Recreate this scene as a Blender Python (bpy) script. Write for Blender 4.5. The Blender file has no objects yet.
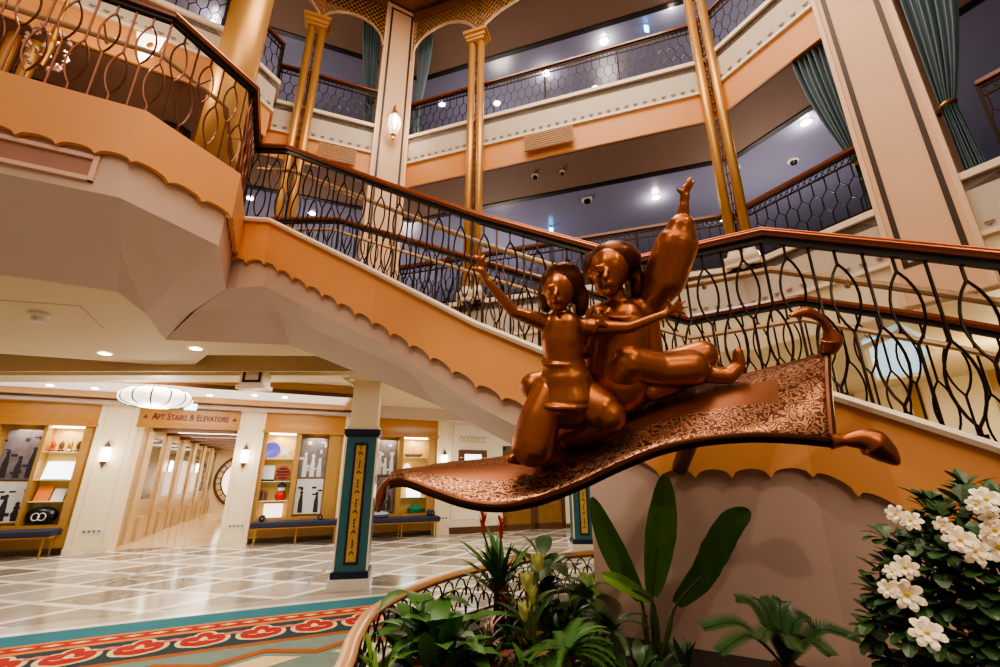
import bpy, bmesh, math, random
from math import sin, cos, pi, atan2, sqrt, radians, hypot
from mathutils import Vector, Matrix
from mathutils.geometry import tessellate_polygon
random.seed(7)
SC = bpy.context.scene
COL = SC.collection

# ---------------------------------------------------------------- camera
F_PX, EYE = 440.0, 1.5
PITCH = math.atan(142 / 440)
CP, SP = cos(PITCH), sin(PITCH)
cam = bpy.data.cameras.new('camera')
cam.sensor_width = 36.0
cam.lens = 36.0 * F_PX / 1000
cam.clip_start = 0.02
cam_o = bpy.data.objects.new('camera', cam)
cam_o.location = (0, 0, EYE)
cam_o.rotation_euler = (pi / 2 + PITCH, 0, 0)
COL.objects.link(cam_o)
SC.camera = cam_o

def ray(px, py):
    u = (px - 500) / F_PX; v = (333.5 - py) / F_PX
    return Vector((u, CP - SP * v, SP + CP * v))
def pt(px, py, t):                      # a point at distance t along the view axis
    return ray(px, py) * t + Vector((0, 0, EYE))
def at_z(px, py, z):
    r = ray(px, py); return r * ((z - EYE) / r.z) + Vector((0, 0, EYE))
def at_y(px, py, y):
    r = ray(px, py); return r * (y / r.y) + Vector((0, 0, EYE))

# ---------------------------------------------------------------- materials
def srgb(r, g, b):
    f = lambda c: (c / 12.92 if c <= 0.04045 else ((c + 0.055) / 1.055) ** 2.4)
    return (f(r / 255), f(g / 255), f(b / 255), 1)
MATS = {}
def mat(name, rgb, rough=0.5, metal=0.0, var=0.08, scale=6.0, bump=0.0, emit=0.0, emit_rgb=None, spec=None, coat=0.0, stretch=None):
    m = bpy.data.materials.new(name); m.use_nodes = True
    nt = m.node_tree; b = nt.nodes['Principled BSDF']
    c = srgb(*rgb)
    tc = nt.nodes.new('ShaderNodeTexCoord')
    nz = nt.nodes.new('ShaderNodeTexNoise'); nz.inputs['Scale'].default_value = scale; nz.inputs['Detail'].default_value = 4
    if stretch:
        mp = nt.nodes.new('ShaderNodeMapping'); mp.inputs['Scale'].default_value = stretch
        nt.links.new(tc.outputs['Object'], mp.inputs['Vector']); nt.links.new(mp.outputs['Vector'], nz.inputs['Vector'])
    else:
        nt.links.new(tc.outputs['Object'], nz.inputs['Vector'])
    mx = nt.nodes.new('ShaderNodeMix'); mx.data_type = 'RGBA'
    mx.inputs[6].default_value = tuple(max(0, x * (1 - var)) for x in c[:3]) + (1,)
    mx.inputs[7].default_value = tuple(min(1, x * (1 + var)) for x in c[:3]) + (1,)
    nt.links.new(nz.outputs['Fac'], mx.inputs[0]); nt.links.new(mx.outputs[2], b.inputs['Base Color'])
    b.inputs['Roughness'].default_value = rough; b.inputs['Metallic'].default_value = metal
    if spec is not None: b.inputs['Specular IOR Level'].default_value = spec
    if coat: b.inputs['Coat Weight'].default_value = coat; b.inputs['Coat Roughness'].default_value = .1
    if bump:
        bp = nt.nodes.new('ShaderNodeBump'); bp.inputs['Strength'].default_value = bump; bp.inputs['Distance'].default_value = .01
        nt.links.new(nz.outputs['Fac'], bp.inputs['Height']); nt.links.new(bp.outputs['Normal'], b.inputs['Normal'])
    if emit:
        b.inputs['Emission Color'].default_value = srgb(*(emit_rgb or rgb)); b.inputs['Emission Strength'].default_value = emit
    MATS[name] = m
    return m

M_orange = mat('orange_plaster', (226, 158, 97), .45, var=.04, scale=2)
M_tan = mat('tan_plaster', (214, 178, 148), .6, var=.03)
M_pink = mat('pinkish_plaster', (208, 178, 160), .65, var=.04, scale=2)
M_soffit = mat('warm_grey_plaster', (218, 198, 188), .7, var=.03, scale=2)
M_encl = mat('pinkish_beige_plaster', (206, 176, 162), .75, var=.05, scale=1.5)  # even plaster tone, close to the pinkish one
M_cream = mat('cream_plaster', (238, 222, 190), .5, var=.03)
M_ceil = mat('cream_ceiling', (226, 206, 172), .7, var=.02)
M_brownband = mat('brown_ceiling_band', (200, 174, 132), .6)
M_white = mat('white_plaster', (236, 230, 222), .5, var=.03)
M_fasc = mat('pale_fascia', (206, 192, 176), .5, var=.04)
M_trimw = mat('white_trim', (244, 226, 204), .35, var=.02)
M_rail = mat('mahogany_rail', (120, 62, 38), .28, var=.25, scale=14, coat=.5)
M_railhi = mat('highlight_copper', (198, 120, 84), .3, metal=.6)  # highlight stripes of the rail, put in as copper strips
M_iron = mat('bronze_black_iron', (50, 38, 30), .35, metal=.8, var=.1)
M_handr = mat('cream_bronze_handrail', (214, 178, 140), .35, metal=.3)
M_gold = mat('brushed_gold', (214, 164, 100), .42, metal=.6, var=.12, scale=3, stretch=(1, 1, .2))
M_goldd = mat('old_gold', (170, 124, 64), .4, metal=.8)
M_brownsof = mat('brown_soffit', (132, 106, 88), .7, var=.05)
M_black = mat('black_edge', (26, 22, 20), .5)
M_bluec = mat('dusk_blue_ceiling', (132, 134, 160), .22, var=.12, scale=.6, spec=.6)
M_bluew = mat('dusk_blue_wall', (84, 86, 106), .3, var=.15, scale=.8)
M_pillar = mat('peach_pillar', (232, 190, 156), .5, var=.03, scale=1.5)
M_groove = mat('dark_groove', (64, 44, 30), .5)
M_curt = mat('teal_curtain', (114, 134, 142), .55, var=.15, scale=5, stretch=(1, 1, .15))
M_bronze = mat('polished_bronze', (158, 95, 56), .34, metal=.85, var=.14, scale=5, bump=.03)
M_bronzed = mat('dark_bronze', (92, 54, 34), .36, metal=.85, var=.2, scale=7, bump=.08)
M_teal = mat('teal_lacquer', (40, 104, 118), .3, var=.1, coat=.4)
M_navy = mat('navy_lacquer', (22, 30, 62), .35, var=.1)
M_goldpan = mat('gold_leaf_panel', (206, 172, 96), .4, metal=.4, var=.5, scale=28)
M_marble = mat('white_marble', (236, 230, 220), .15, var=.06, scale=5)
M_oak = mat('golden_oak', (170, 130, 70), .4, var=.22, scale=7, stretch=(6, 6, .6), coat=.3)
M_oakd = mat('deep_oak_header', (186, 128, 54), .35, var=.2, scale=7, stretch=(.6, 6, 6), coat=.3)
M_casein = mat('warm_case_back', (222, 186, 112), .6, var=.08)
M_navyfab = mat('navy_upholstery', (40, 40, 66), .8, var=.25, scale=30, bump=.2)
M_brass = mat('brass', (200, 160, 96), .3, metal=.9)
M_softglow = mat('glowing_white', (255, 246, 236), .5, var=.02, emit=1.6, emit_rgb=(255, 240, 224))  # glow for the lamp shade, also put on white parts without lamps
M_glow = mat('lit_frosted_glass', (255, 244, 226), .4, var=0, emit=9, emit_rgb=(255, 238, 210))
M_lant = mat('lit_lantern_glass', (255, 244, 226), .4, var=0, emit=2.2, emit_rgb=(255, 236, 206))
M_spot = mat('lit_downlight_lens', (255, 250, 240), .4, var=0, emit=40, emit_rgb=(255, 244, 226))
M_cyan = mat('lit_cyan_sign', (120, 210, 255), .4, var=0, emit=7, emit_rgb=(110, 200, 255))
M_whiteglow = mat('glowing_white_sheet', (240, 244, 255), .3, var=.02, emit=3.0)  # glow of the wall screen, also put on paper in the cases
M_glossbl = mat('black_gloss', (20, 20, 22), .2)
M_plastic = mat('white_plastic', (226, 222, 214), .4)
M_wood2 = mat('dark_walnut', (96, 62, 40), .4, var=.25, scale=6, stretch=(5, 5, .6))
M_leaf = mat('mid_green_leaf', (72, 116, 52), .4, var=.45, scale=9)
M_leafd = mat('dark_green_leaf', (52, 82, 44), .38, var=.4, scale=9)
M_leafl = mat('bright_green_leaf', (110, 150, 56), .45, var=.35, scale=9)
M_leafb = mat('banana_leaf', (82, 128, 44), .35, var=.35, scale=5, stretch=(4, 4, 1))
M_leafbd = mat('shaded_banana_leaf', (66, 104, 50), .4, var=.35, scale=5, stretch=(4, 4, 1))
M_stem = mat('green_stem', (84, 100, 48), .5, var=.3)
M_flw = mat('cream_petal', (255, 240, 214), .5, var=.05)
M_flyel = mat('yellow_stamen', (226, 196, 70), .6)
M_flo = mat('orange_bract', (226, 84, 40), .5, var=.25, scale=20)
M_flpale = mat('pale_yellow_bract', (222, 222, 140), .5, var=.3, scale=14)
M_flpink = mat('pale_pink_petal', (240, 206, 186), .5, var=.15, scale=20)
M_red = mat('lacquer_red', (180, 36, 30), .35)
M_soil = mat('dark_soil', (44, 32, 26), .95, var=.5, scale=30, bump=.6)
M_peb = mat('grey_pebble', (96, 88, 82), .7, var=.4, scale=40)
M_succ = mat('blue_green_succulent', (40, 110, 70), .5, var=.3, scale=20)
M_rust = mat('russet_leaf', (120, 58, 40), .5, var=.4, scale=14)

# ---------------------------------------------------------------- mesh builder
class MB:
    def __init__(self): self.v = []; self.f = []; self.mi = []; self.m = 0; self.uv = None
    def add(self, vs, fs):
        n = len(self.v); self.v += [Vector(a) for a in vs]
        for f in fs: self.f.append(tuple(i + n for i in f)); self.mi.append(self.m)
        return self
    def box(self, c, s, rz=0.0):
        x, y, z = (a / 2 for a in s); cr, sr = cos(rz), sin(rz); vs = []
        for dz in (-z, z):
            for dx, dy in ((-x, -y), (x, -y), (x, y), (-x, y)):
                vs.append((c[0] + dx * cr - dy * sr, c[1] + dx * sr + dy * cr, c[2] + dz))
        return self.add(vs, [(3, 2, 1, 0), (4, 5, 6, 7), (0, 1, 5, 4), (1, 2, 6, 5), (2, 3, 7, 6), (3, 0, 4, 7)])
    def bx(self, x0, x1, y0, y1, z0, z1):
        return self.box(((x0 + x1) / 2, (y0 + y1) / 2, (z0 + z1) / 2), (abs(x1 - x0), abs(y1 - y0), abs(z1 - z0)))
    def tube(self, pts, r, n=8, closed=False, flat=None):
        pts = [Vector(p) for p in pts]; N = len(pts)
        rs = r if isinstance(r, (list, tuple)) else [r] * N
        rings = []; up = None
        for i, p in enumerate(pts):
            a = pts[(i - 1) % N] if (closed or i > 0) else p
            b = pts[(i + 1) % N] if (closed or i < N - 1) else p
            d = (b - a).normalized() if (b - a).length > 1e-9 else Vector((0, 0, 1))
            if up is None:
                ref = Vector((0, 0, 1)) if abs(d.z) < .9 else Vector((1, 0, 0))
                up = (ref - d * ref.dot(d)).normalized()
            else:
                up = (up - d * up.dot(d)); up = up.normalized() if up.length > 1e-6 else d.orthogonal().normalized()
            sd = d.cross(up)
            k = flat if flat else 1.0
            ring = [p + (up * cos(2 * pi * j / n + pi / n) * k + sd * sin(2 * pi * j / n + pi / n)) * rs[i] for j in range(n)]
            rings.append(ring)
        vs = [q for g in rings for q in g]; fs = []
        m = N if closed else N - 1
        for i in range(m):
            i2 = (i + 1) % N
            for j in range(n):
                j2 = (j + 1) % n
                fs.append((i * n + j, i * n + j2, i2 * n + j2, i2 * n + j))
        if not closed:
            fs.append(tuple(range(n - 1, -1, -1))); fs.append(tuple((N - 1) * n + j for j in range(n)))
        return self.add(vs, fs)
    def lathe(self, prof, c=(0, 0, 0), n=20):
        vs = []; fs = []
        for (r, z) in prof:
            for j in range(n):
                a = 2 * pi * j / n; vs.append((c[0] + r * cos(a), c[1] + r * sin(a), c[2] + z))
        for i in range(len(prof) - 1):
            for j in range(n):
                j2 = (j + 1) % n; fs.append((i * n + j, i * n + j2, (i + 1) * n + j2, (i + 1) * n + j))
        if prof[0][0] > 1e-6: fs.append(tuple(range(n - 1, -1, -1)))
        if prof[-1][0] > 1e-6: fs.append(tuple((len(prof) - 1) * n + j for j in range(n)))
        return self.add(vs, fs)
    def sphere(self, c, r, n=10, m=7, rot=None):
        if not isinstance(r, (tuple, list)): r = (r, r, r)
        vs = []; fs = []; c = Vector(c)
        def q(a, b, z):
            w = Vector((a * r[0], b * r[1], z * r[2]))
            return c + (rot @ w if rot is not None else w)
        vs.append(q(0, 0, -1))
        for i in range(1, m):
            ph = -pi / 2 + pi * i / m
            for j in range(n): vs.append(q(cos(ph) * cos(2 * pi * j / n), cos(ph) * sin(2 * pi * j / n), sin(ph)))
        vs.append(q(0, 0, 1)); L = len(vs) - 1
        for j in range(n):
            j2 = (j + 1) % n
            fs.append((0, 1 + j2, 1 + j)); fs.append((L, 1 + (m - 2) * n + j, 1 + (m - 2) * n + j2))
            for i in range(m - 2):
                fs.append((1 + i * n + j, 1 + i * n + j2, 1 + (i + 1) * n + j2, 1 + (i + 1) * n + j))
        return self.add(vs, fs)
    def cone(self, a, b, ra, rb, n=12):          # round-ended tapered limb
        a = Vector(a); b = Vector(b); d = b - a; L = d.length
        if L < 1e-6: return self.sphere(a, ra)
        d /= L; pts = []; rs = []
        for k in range(4):
            t = pi / 2 * k / 4; pts.append(a - d * ra * cos(t)); rs.append(max(ra * sin(t), ra * .02))
        pts += [a, b]; rs += [ra, rb]
        for k in range(3, -1, -1):
            t = pi / 2 * k / 4; pts.append(b + d * rb * cos(t)); rs.append(max(rb * sin(t), rb * .02))
        return self.tube(pts, rs, n)
    def poly(self, pts, flip=False):             # flat polygon, any outline
        tri = tessellate_polygon([[Vector(p) for p in pts]])
        return self.add(pts, [(t[0], t[2], t[1]) if flip else tuple(t) for t in tri])
    def prism(self, poly2, z0, z1):
        n = len(poly2); tri = tessellate_polygon([[Vector((p[0], p[1], 0)) for p in poly2]])
        vs = [(p[0], p[1], z0) for p in poly2] + [(p[0], p[1], z1) for p in poly2]
        fs = [tuple(t) for t in tri] + [tuple(i + n for i in t) for t in tri]
        fs += [(i, (i + 1) % n, n + (i + 1) % n, n + i) for i in range(n)]
        return self.add(vs, fs)
    def slab(self, pts, d):                      # planar 3d outline pushed along d
        n = len(pts); d = Vector(d); tri = tessellate_polygon([[Vector(p) for p in pts]])
        vs = [Vector(p) for p in pts] + [Vector(p) + d for p in pts]
        fs = [tuple(t) for t in tri] + [tuple(i + n for i in t) for t in tri]
        fs += [(i, (i + 1) % n, n + (i + 1) % n, n + i) for i in range(n)]
        return self.add(vs, fs)
    def quad(self, a, b, c, d): return self.add([a, b, c, d], [(0, 1, 2, 3)])
    def grid(self, fn, nu, nv, close_u=False):
        vs = [fn(i / nu, j / nv) for i in range(nu + 1) for j in range(nv + 1)]; fs = []
        for i in range(nu):
            for j in range(nv):
                a = i * (nv + 1) + j; fs.append((a, a + 1, a + nv + 2, a + nv + 1))
        return self.add(vs, fs)
    def xf(self, loc=(0, 0, 0), rz=0.0):
        R = Matrix.Rotation(rz, 3, 'Z'); l = Vector(loc)
        self.v = [R @ p + l for p in self.v]; return self
    def build(self, name, material, parent=None, smooth=False, world=True, fix=True):
        me = bpy.data.meshes.new(name)
        off = parent_off(parent) if (parent is not None and world) else Vector((0, 0, 0))
        me.from_pydata([tuple(p - off) for p in self.v], [], self.f)
        for mm in (material if isinstance(material, (list, tuple)) else [material]): me.materials.append(mm)
        for i, p in enumerate(me.polygons): p.material_index = self.mi[i]; p.use_smooth = bool(smooth)
        if fix:
            bm = bmesh.new(); bm.from_mesh(me); bmesh.ops.recalc_face_normals(bm, faces=bm.faces); bm.to_mesh(me); bm.free()
        if smooth and smooth != 'all':
            try: me.set_sharp_from_angle(angle=radians(40))
            except Exception: pass
        o = bpy.data.objects.new(name, me); COL.objects.link(o)
        if parent is not None: o.parent = parent
        return o

def parent_off(o):
    r = Vector((0, 0, 0))
    while o is not None: r = r + o.location; o = o.parent
    return r
def thing(name, label, cat, loc=(0, 0, 0), rz=0.0, group=None):
    o = bpy.data.objects.new(name, None); o.empty_display_size = .1; COL.objects.link(o)
    o.location = loc; o.rotation_euler = (0, 0, rz); o['label'] = label; o['category'] = cat
    if group: o['group'] = group
    return o
def tag(o, label, cat, group=None):
    o['label'] = label; o['category'] = cat
    if group: o['group'] = group
    return o
def struct(name, mb, m, smooth=False):
    o = mb.build(name, m, None, smooth); o['kind'] = 'structure'; return o
def copy_tree(root, loc, rz=0.0, label=None, group=None):
    def rec(o, parent):
        c = o.copy(); COL.objects.link(c); c.parent = parent
        for ch in list(o.children): rec(ch, c)
        return c
    r = rec(root, None); r.location = loc; r.rotation_euler = (0, 0, rz)
    if label: r['label'] = label
    if group: r['group'] = group
    return r
def area(name, loc, size, energy, col=(1, .86, .7), rot=(0, 0, 0), sy=None):
    l = bpy.data.lights.new(name, 'AREA'); l.energy = energy; l.color = col; l.size = size
    if sy: l.shape = 'RECTANGLE'; l.size_y = sy
    o = bpy.data.objects.new(name, l); COL.objects.link(o); o.location = loc; o.rotation_euler = rot; return o
def point(name, loc, energy, col=(1, .85, .68), r=.08):
    l = bpy.data.lights.new(name, 'POINT'); l.energy = energy; l.color = col; l.shadow_soft_size = r
    o = bpy.data.objects.new(name, l); COL.objects.link(o); o.location = loc; return o
def spot(name, loc, target, energy, col=(1, .88, .72), ang=50, blend=.6, r=.05):
    l = bpy.data.lights.new(name, 'SPOT'); l.energy = energy; l.color = col; l.spot_size = radians(ang); l.spot_blend = blend; l.shadow_soft_size = r
    o = bpy.data.objects.new(name, l); COL.objects.link(o); o.location = loc
    o.rotation_euler = (Vector(target) - Vector(loc)).to_track_quat('-Z', 'Y').to_euler(); return o

# levels
L2, L3 = 4.45, 8.54
S2, S3 = 7.31, 11.69           # soffits above deck 2 and deck 3
C1 = 3.2                       # ceiling of the lower hall
V2 = lambda x, y, z=0.0: Vector((x, y, z))
CL, CR = (-2.68, 7.56), (-2.04, 7.91)          # far corner pillar
RC, PA, PB = (3.65, 6.03), (4.47, 4.53), (4.84, 3.9)
PC = (6.9, .3)
LAx, LA, LB, LC, LD = (-8.6, 3.0), (-4.62, 5.42), (-4.43, 5.9), (-4.2, 6.45), (-4.48, 6.89)
# stair plan
P0x, P0, P1, P2, P3, P4 = (-5.6, 1.81), (-3.87, 2.63), (-3.05, 3.02), (-2.73, 3.8), (-3.18, 4.7), (-2.78, 4.70)
ST = [(-3.18, 4.70, 4.43), (-2.74, 4.68, 4.39), (-1.26, 4.23, 3.49), (-.18, 3.72, 2.75), (1.13, 3.23, 2.03), (1.91, 2.82, 2.04), (2.49, 2.29, 1.62), (3.9, .74, .40), (4.35, .25, .02)]
WID = 1.62
def normals(path):
    out = []
    for i, p in enumerate(path):
        ds = []
        if i > 0: ds.append(Vector((p[0] - path[i - 1][0], p[1] - path[i - 1][1])).normalized())
        if i < len(path) - 1: ds.append(Vector((path[i + 1][0] - p[0], path[i + 1][1] - p[1])).normalized())
        d = sum(ds, Vector((0, 0))).normalized(); n = Vector((-d.y, d.x))
        k = 1 / max(.5, n.dot(Vector((-ds[0].y, ds[0].x))))
        out.append(n * k)
    return out
SN = normals(ST)
def off(path, d, dz=0.0):
    ns = normals(path)
    return [Vector((p[0] + n.x * d, p[1] + n.y * d, (p[2] if len(p) > 2 else 0) + dz)) for p, n in zip(path, ns)]
# the far side of the flight, seen through the near balusters
FAR = [Vector((-4.2, 6.40, 4.43)), Vector((-2.70, 6.38, 4.42)), Vector((-.82, 5.72, 3.49)), Vector((.52, 5.10, 2.75)), Vector((2.1, 4.62, 2.03)), Vector((2.97, 4.05, 2.04)), Vector((3.60, 3.45, 1.62)), Vector((5.05, 1.85, .40)), Vector((5.5, 1.4, .02))]
# ================================================================ SETTING
# ---- marble floor (procedural rhombus lattice)
def floor_mat():
    m = bpy.data.materials.new('marble_lattice_floor'); m.use_nodes = True; nt = m.node_tree; N = nt.nodes; Lk = nt.links
    b = N['Principled BSDF']
    tc = N.new('ShaderNodeTexCoord'); mp = N.new('ShaderNodeMapping'); mp.inputs['Rotation'].default_value = (0, 0, -atan2(.398, .917))
    Lk.new(tc.outputs['Object'], mp.inputs['Vector'])
    sx = N.new('ShaderNodeSeparateXYZ'); Lk.new(mp.outputs['Vector'], sx.inputs[0])
    def mth(op, a, bb=None):
        n = N.new('ShaderNodeMath'); n.operation = op
        for i, q in enumerate((a, bb)):
            if q is None: continue
            if isinstance(q, (int, float)): n.inputs[i].default_value = q
            else: Lk.new(q, n.inputs[i])
        return n.outputs[0]
    x = mth('MULTIPLY', sx.outputs[0], .70); y = mth('MULTIPLY', sx.outputs[1], 1.0)
    u = mth('ADD', x, y); v = mth('SUBTRACT', x, y)
    fu = mth('FRACT', u); fv = mth('FRACT', v)
    lines = []
    for q in (fu, fv): lines.append(mth('LESS_THAN', mth('ABSOLUTE', mth('SUBTRACT', q, .5)), .43))
    inside = mth('MULTIPLY', lines[0], lines[1])
    cu = mth('FLOOR', u); cv = mth('FLOOR', v)
    cx = N.new('ShaderNodeCombineXYZ'); Lk.new(cu, cx.inputs[0]); Lk.new(cv, cx.inputs[1])
    wn = N.new('ShaderNodeTexWhiteNoise'); Lk.new(cx.outputs[0], wn.inputs['Vector'])
    nz = N.new('ShaderNodeTexNoise'); nz.inputs['Scale'].default_value = 4; nz.inputs['Detail'].default_value = 6; nz.inputs['Distortion'].default_value = 1.5
    Lk.new(tc.outputs['Object'], nz.inputs['Vector'])
    mixv = mth('ADD', mth('MULTIPLY', wn.outputs['Value'], .6), mth('MULTIPLY', nz.outputs['Fac'], .5))
    cr = N.new('ShaderNodeValToRGB'); cr.color_ramp.elements[0].color = srgb(108, 102, 95); cr.color_ramp.elements[0].position = .2
    cr.color_ramp.elements[1].color = srgb(196, 188, 176); cr.color_ramp.elements[1].position = .85
    Lk.new(mixv, cr.inputs[0])
    mx = N.new('ShaderNodeMix'); mx.data_type = 'RGBA'; mx.inputs[6].default_value = srgb(243, 238, 228)
    Lk.new(inside, mx.inputs[0]); Lk.new(cr.outputs[0], mx.inputs[7]); Lk.new(mx.outputs[2], b.inputs['Base Color'])
    b.inputs['Roughness'].default_value = .14
    return m
M_floor = floor_mat()
struct('floor', MB().bx(-12, 12, -4, 18, -.2, 0), M_floor)

# ---- wall of the lower hall, running from near left to far right
WO = Vector((-8.4, 9.87, 0)); WD = Vector((.917, .398, 0)).normalized(); WR = atan2(WD.y, WD.x); WNn = Vector((WD.y, -WD.x, 0))
def wl(s, d=0.0, z=0.0): return WO + WD * s + WNn * d + Vector((0, 0, z))     # s along, d out of the wall
def wbox(mb, s0, s1, d0, d1, z0, z1):
    c = wl((s0 + s1) / 2, (d0 + d1) / 2, (z0 + z1) / 2); mb.box(c, (s1 - s0, abs(d1 - d0), z1 - z0), WR); return mb
w = MB()
wbox(w, -6, .30, -.6, -.45, 0, 3.3); wbox(w, 2.34, 9.25, -.6, -.45, 0, 3.3); wbox(w, 11.35, 15, -.6, -.45, 0, 3.3)
wbox(w, .30, 2.34, -.6, -.3, 2.95, 3.3); wbox(w, 9.25, 11.35, -.6, -.45, 2.35, 3.3)
struct('wall_left', w, M_cream)
pil = MB(); pilg = MB()
for s0, s1 in ((-.36, .34), (2.30, 2.86), (4.72, 5.25), (7.22, 7.62)):
    wbox(pil, s0, s1, -.45, .08, 0, 3.0); wbox(pil, s0 - .01, s1 + .01, -.4, .1, 0, .12)
    for k in (.16, .84): wbox(pilg, s0 + (s1 - s0) * k - .004, s0 + (s1 - s0) * k + .004, .08, .084, .14, 2.95)
struct('trim_1', pil, M_cream); struct('trim_2', pilg, M_tan)
wp = MB()
wbox(wp, 7.62, 9.25, -.45, -.02, 0, 3.1); wbox(wp, 11.35, 14.6, -.45, -.02, 0, 3.1); wbox(wp, 9.25, 11.35, -.45, -.02, 2.35, 3.1)
struct('wall_back', wp, mat('white_panel_wall', (240, 230, 210), .4, var=.02))
tr = MB()
for s0, s1 in ((7.7, 9.2),):
    for z0, z1 in ((.35, .9), (1.0, 1.55), (2.3, 2.9)):
        for a, b2, c, d2 in ((s0, s1, z0, z0 + .015), (s0, s1, z1, z1 + .015), (s0, s0 + .015, z0, z1), (s1 - .015, s1, z0, z1)): wbox(tr, a, b2, -.02, 0, c, d2)
struct('trim_3', tr, M_trimw)
struct('baseboard_back', wbox(wbox(MB(), 7.66, 9.25, -.02, .06, .0, .16), 11.35, 14.5, -.02, .04, 0, .12), M_wood2)
# ---- corridor behind the opening
c0 = .30; c1 = 2.34
cor = MB(); wbox(cor, c0 - .06, c0, -11, -.3, 0, 2.75); struct('wall_corridor_left', cor, mat('corridor_panel', (184, 158, 122), .3, var=.1))
cor = MB(); wbox(cor, c1, c1 + .06, -11, -.3, 0, 2.75); struct('wall_corridor_right', cor, MATS['corridor_panel'])
cor = MB(); wbox(cor, c0 - .06, c1 + .06, -11.1, -11, 0, 2.75); struct('wall_corridor_end', cor, M_cream)
cc = MB(); wbox(cc, c0, c1, -11, -.3, 2.62, 2.75); struct('ceiling_corridor', cc, M_ceil)
cb = MB(); cbl = MB()
for k in range(7): wbox(cb, c0, c1, -1.4 - k * 1.5, -1.1 - k * 1.5, 2.54, 2.62); wbox(cbl, c0 + .3, c1 - .3, -.95 - k * 1.5, -.5 - k * 1.5, 2.61, 2.625)
struct('trim_4', cb, M_wood2); struct('trim_5', cbl, M_glow)
cp = MB(); cg = MB()
for k in range(6):
    d = -.9 - 1.75 * k
    wbox(cp, c0, c0 + .05, d - .45, d, 0, 2.6); wbox(cg, c0, c0 + .02, d - 1.35, d - .55, .95, 2.4)
    wbox(cp, c0, c0 + .09, d - 1.3, d - .6, .0, .55)
wbox(cp, c0, c0 + .02, -11, -.3, 1.02, 1.06)
struct('trim_6', cp, mat('corridor_trim', (196, 168, 128), .35)); struct('window_1', cg, mat('corridor_mirror', (134, 122, 100), .1, metal=.6))
flc = MB(); wbox(flc, c0, c1, -11, -.3, .001, .006); struct('floor_corridor', flc, mat('amber_marble', (226, 200, 164), .1, var=.3, scale=2))
# round medallion at the end of the corridor
t = thing('round_medallion', 'large white disc in a dark ornamental round frame at the corridor end', 'wall decoration', wl(1.55, -10.96, 1.35), WR)
MB().lathe([(.62, 0), (.62, .05)], n=32).build('backing', M_wood2, t, world=False).rotation_euler = (pi / 2, 0, 0)
q = MB()
for k in range(12):
    a = 2 * pi * k / 12; q.tube([(cos(a) * .98 + .13 * cos(b), sin(a) * .98 + .13 * sin(b), 0.03) for b in [2 * pi * j / 10 for j in range(10)]], .02, 5, True)
q.tube([(1.1 * cos(a), 1.1 * sin(a), .03) for a in [2 * pi * j / 32 for j in range(32)]], .05, 6, True)
q.tube([(.85 * cos(a), .85 * sin(a), .03) for a in [2 * pi * j / 32 for j in range(32)]], .04, 6, True)
q.build('ornate_ring', M_wood2, t, world=False).rotation_euler = (pi / 2, 0, 0)
MB().lathe([(0, .06), (.84, .06), (.84, 0)], n=32).build('disc', M_softglow, t, world=False).rotation_euler = (pi / 2, 0, 0)  # disc is no lamp; its brightness is a glow in the material
t.location.z = 1.28

# ---- deck polygons
ring_out = [(9.5, .3), (9.5, 17), (-11, 17), (-11, 1.81)]
deck2 = [P0x, P0, P1, P2, P3, P4, (-2.70, 6.38), (-4.2, 6.40), LD, CL, CR, RC, PA, PB, PC] + ring_out
def inset(poly, d):                      # push an open line sideways (to the right of travel is negative)
    return [(p.x, p.y) for p in off([(a[0], a[1], 0) for a in poly], d)]
edge3 = [LAx, LA, LB, LC, LD, CL, CR, RC, PA, PB, PC]
deck3 = edge3 + ring_out
struct('floor_upper_1', MB().prism(deck2, L2 - .14, L2 - .02), mat('brown_carpet', (96, 74, 60), .9, var=.3, scale=20))
struct('floor_upper_2', MB().prism(deck3, L3 - .14, L3 - .02), MATS['brown_carpet'])
# fascias: pale upper band, orange lower band
def band(line, z0, z1, th, push=0.0):
    mb = MB(); a = off([(p[0], p[1], 0) for p in line], -push); b = off([(p[0], p[1], 0) for p in line], th)
    for i in range(len(line) - 1):
        A, B, C, D = a[i], a[i + 1], b[i + 1], b[i]
        vs = [(q.x, q.y, z0) for q in (A, B, C, D)] + [(q.x, q.y, z1) for q in (A, B, C, D)]
        mb.add(vs, [(0, 1, 2, 3), (4, 5, 6, 7), (0, 1, 5, 4), (1, 2, 6, 5), (2, 3, 7, 6), (3, 0, 4, 7)])
    return mb
def join(*ms):
    r = MB()
    for m in ms: r.add(m.v, m.f)
    return r
def balcony_trim(line, top, num):
    struct('trim_%d' % num, band(line, top - .62, top, .10), M_fasc)
    struct('trim_%d' % (num + 1), join(band(line, top - .02, top + .06, .14, .05), band(line, top - .67, top - .62, .12, .03)), M_trimw)
    struct('trim_%d' % (num + 2), band(line, top - 1.23, top - .67, .08, -.02), M_orange if top > 5 else M_cream)
    d = MB()                                         # row of little crescent drops on the pale band
    pts = off([(p[0], p[1], 0) for p in line], -.004)
    for a, b in zip(pts, pts[1:]):
        L = (b - a).length; n = max(1, int(L / .16)); u = (b - a).normalized(); nn = Vector((u.y, -u.x, 0))
        for k in range(n):
            c = a + u * (L * (k + .5) / n) + nn * .012 + Vector((0, 0, top - .54)); d.box(c, (.075, .014, .012), atan2(u.y, u.x)); d.box(c - Vector((0, 0, .02)), (.025, .014, .02), atan2(u.y, u.x))
    struct('trim_%d' % (num + 3), d, mat('taupe_relief_%d' % num, (150, 134, 120), .6))
line2r = [LD, CL, CR, RC, PA, PB, PC]
balcony_trim(line2r, L2, 10); balcony_trim(edge3, L3, 20)
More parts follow.
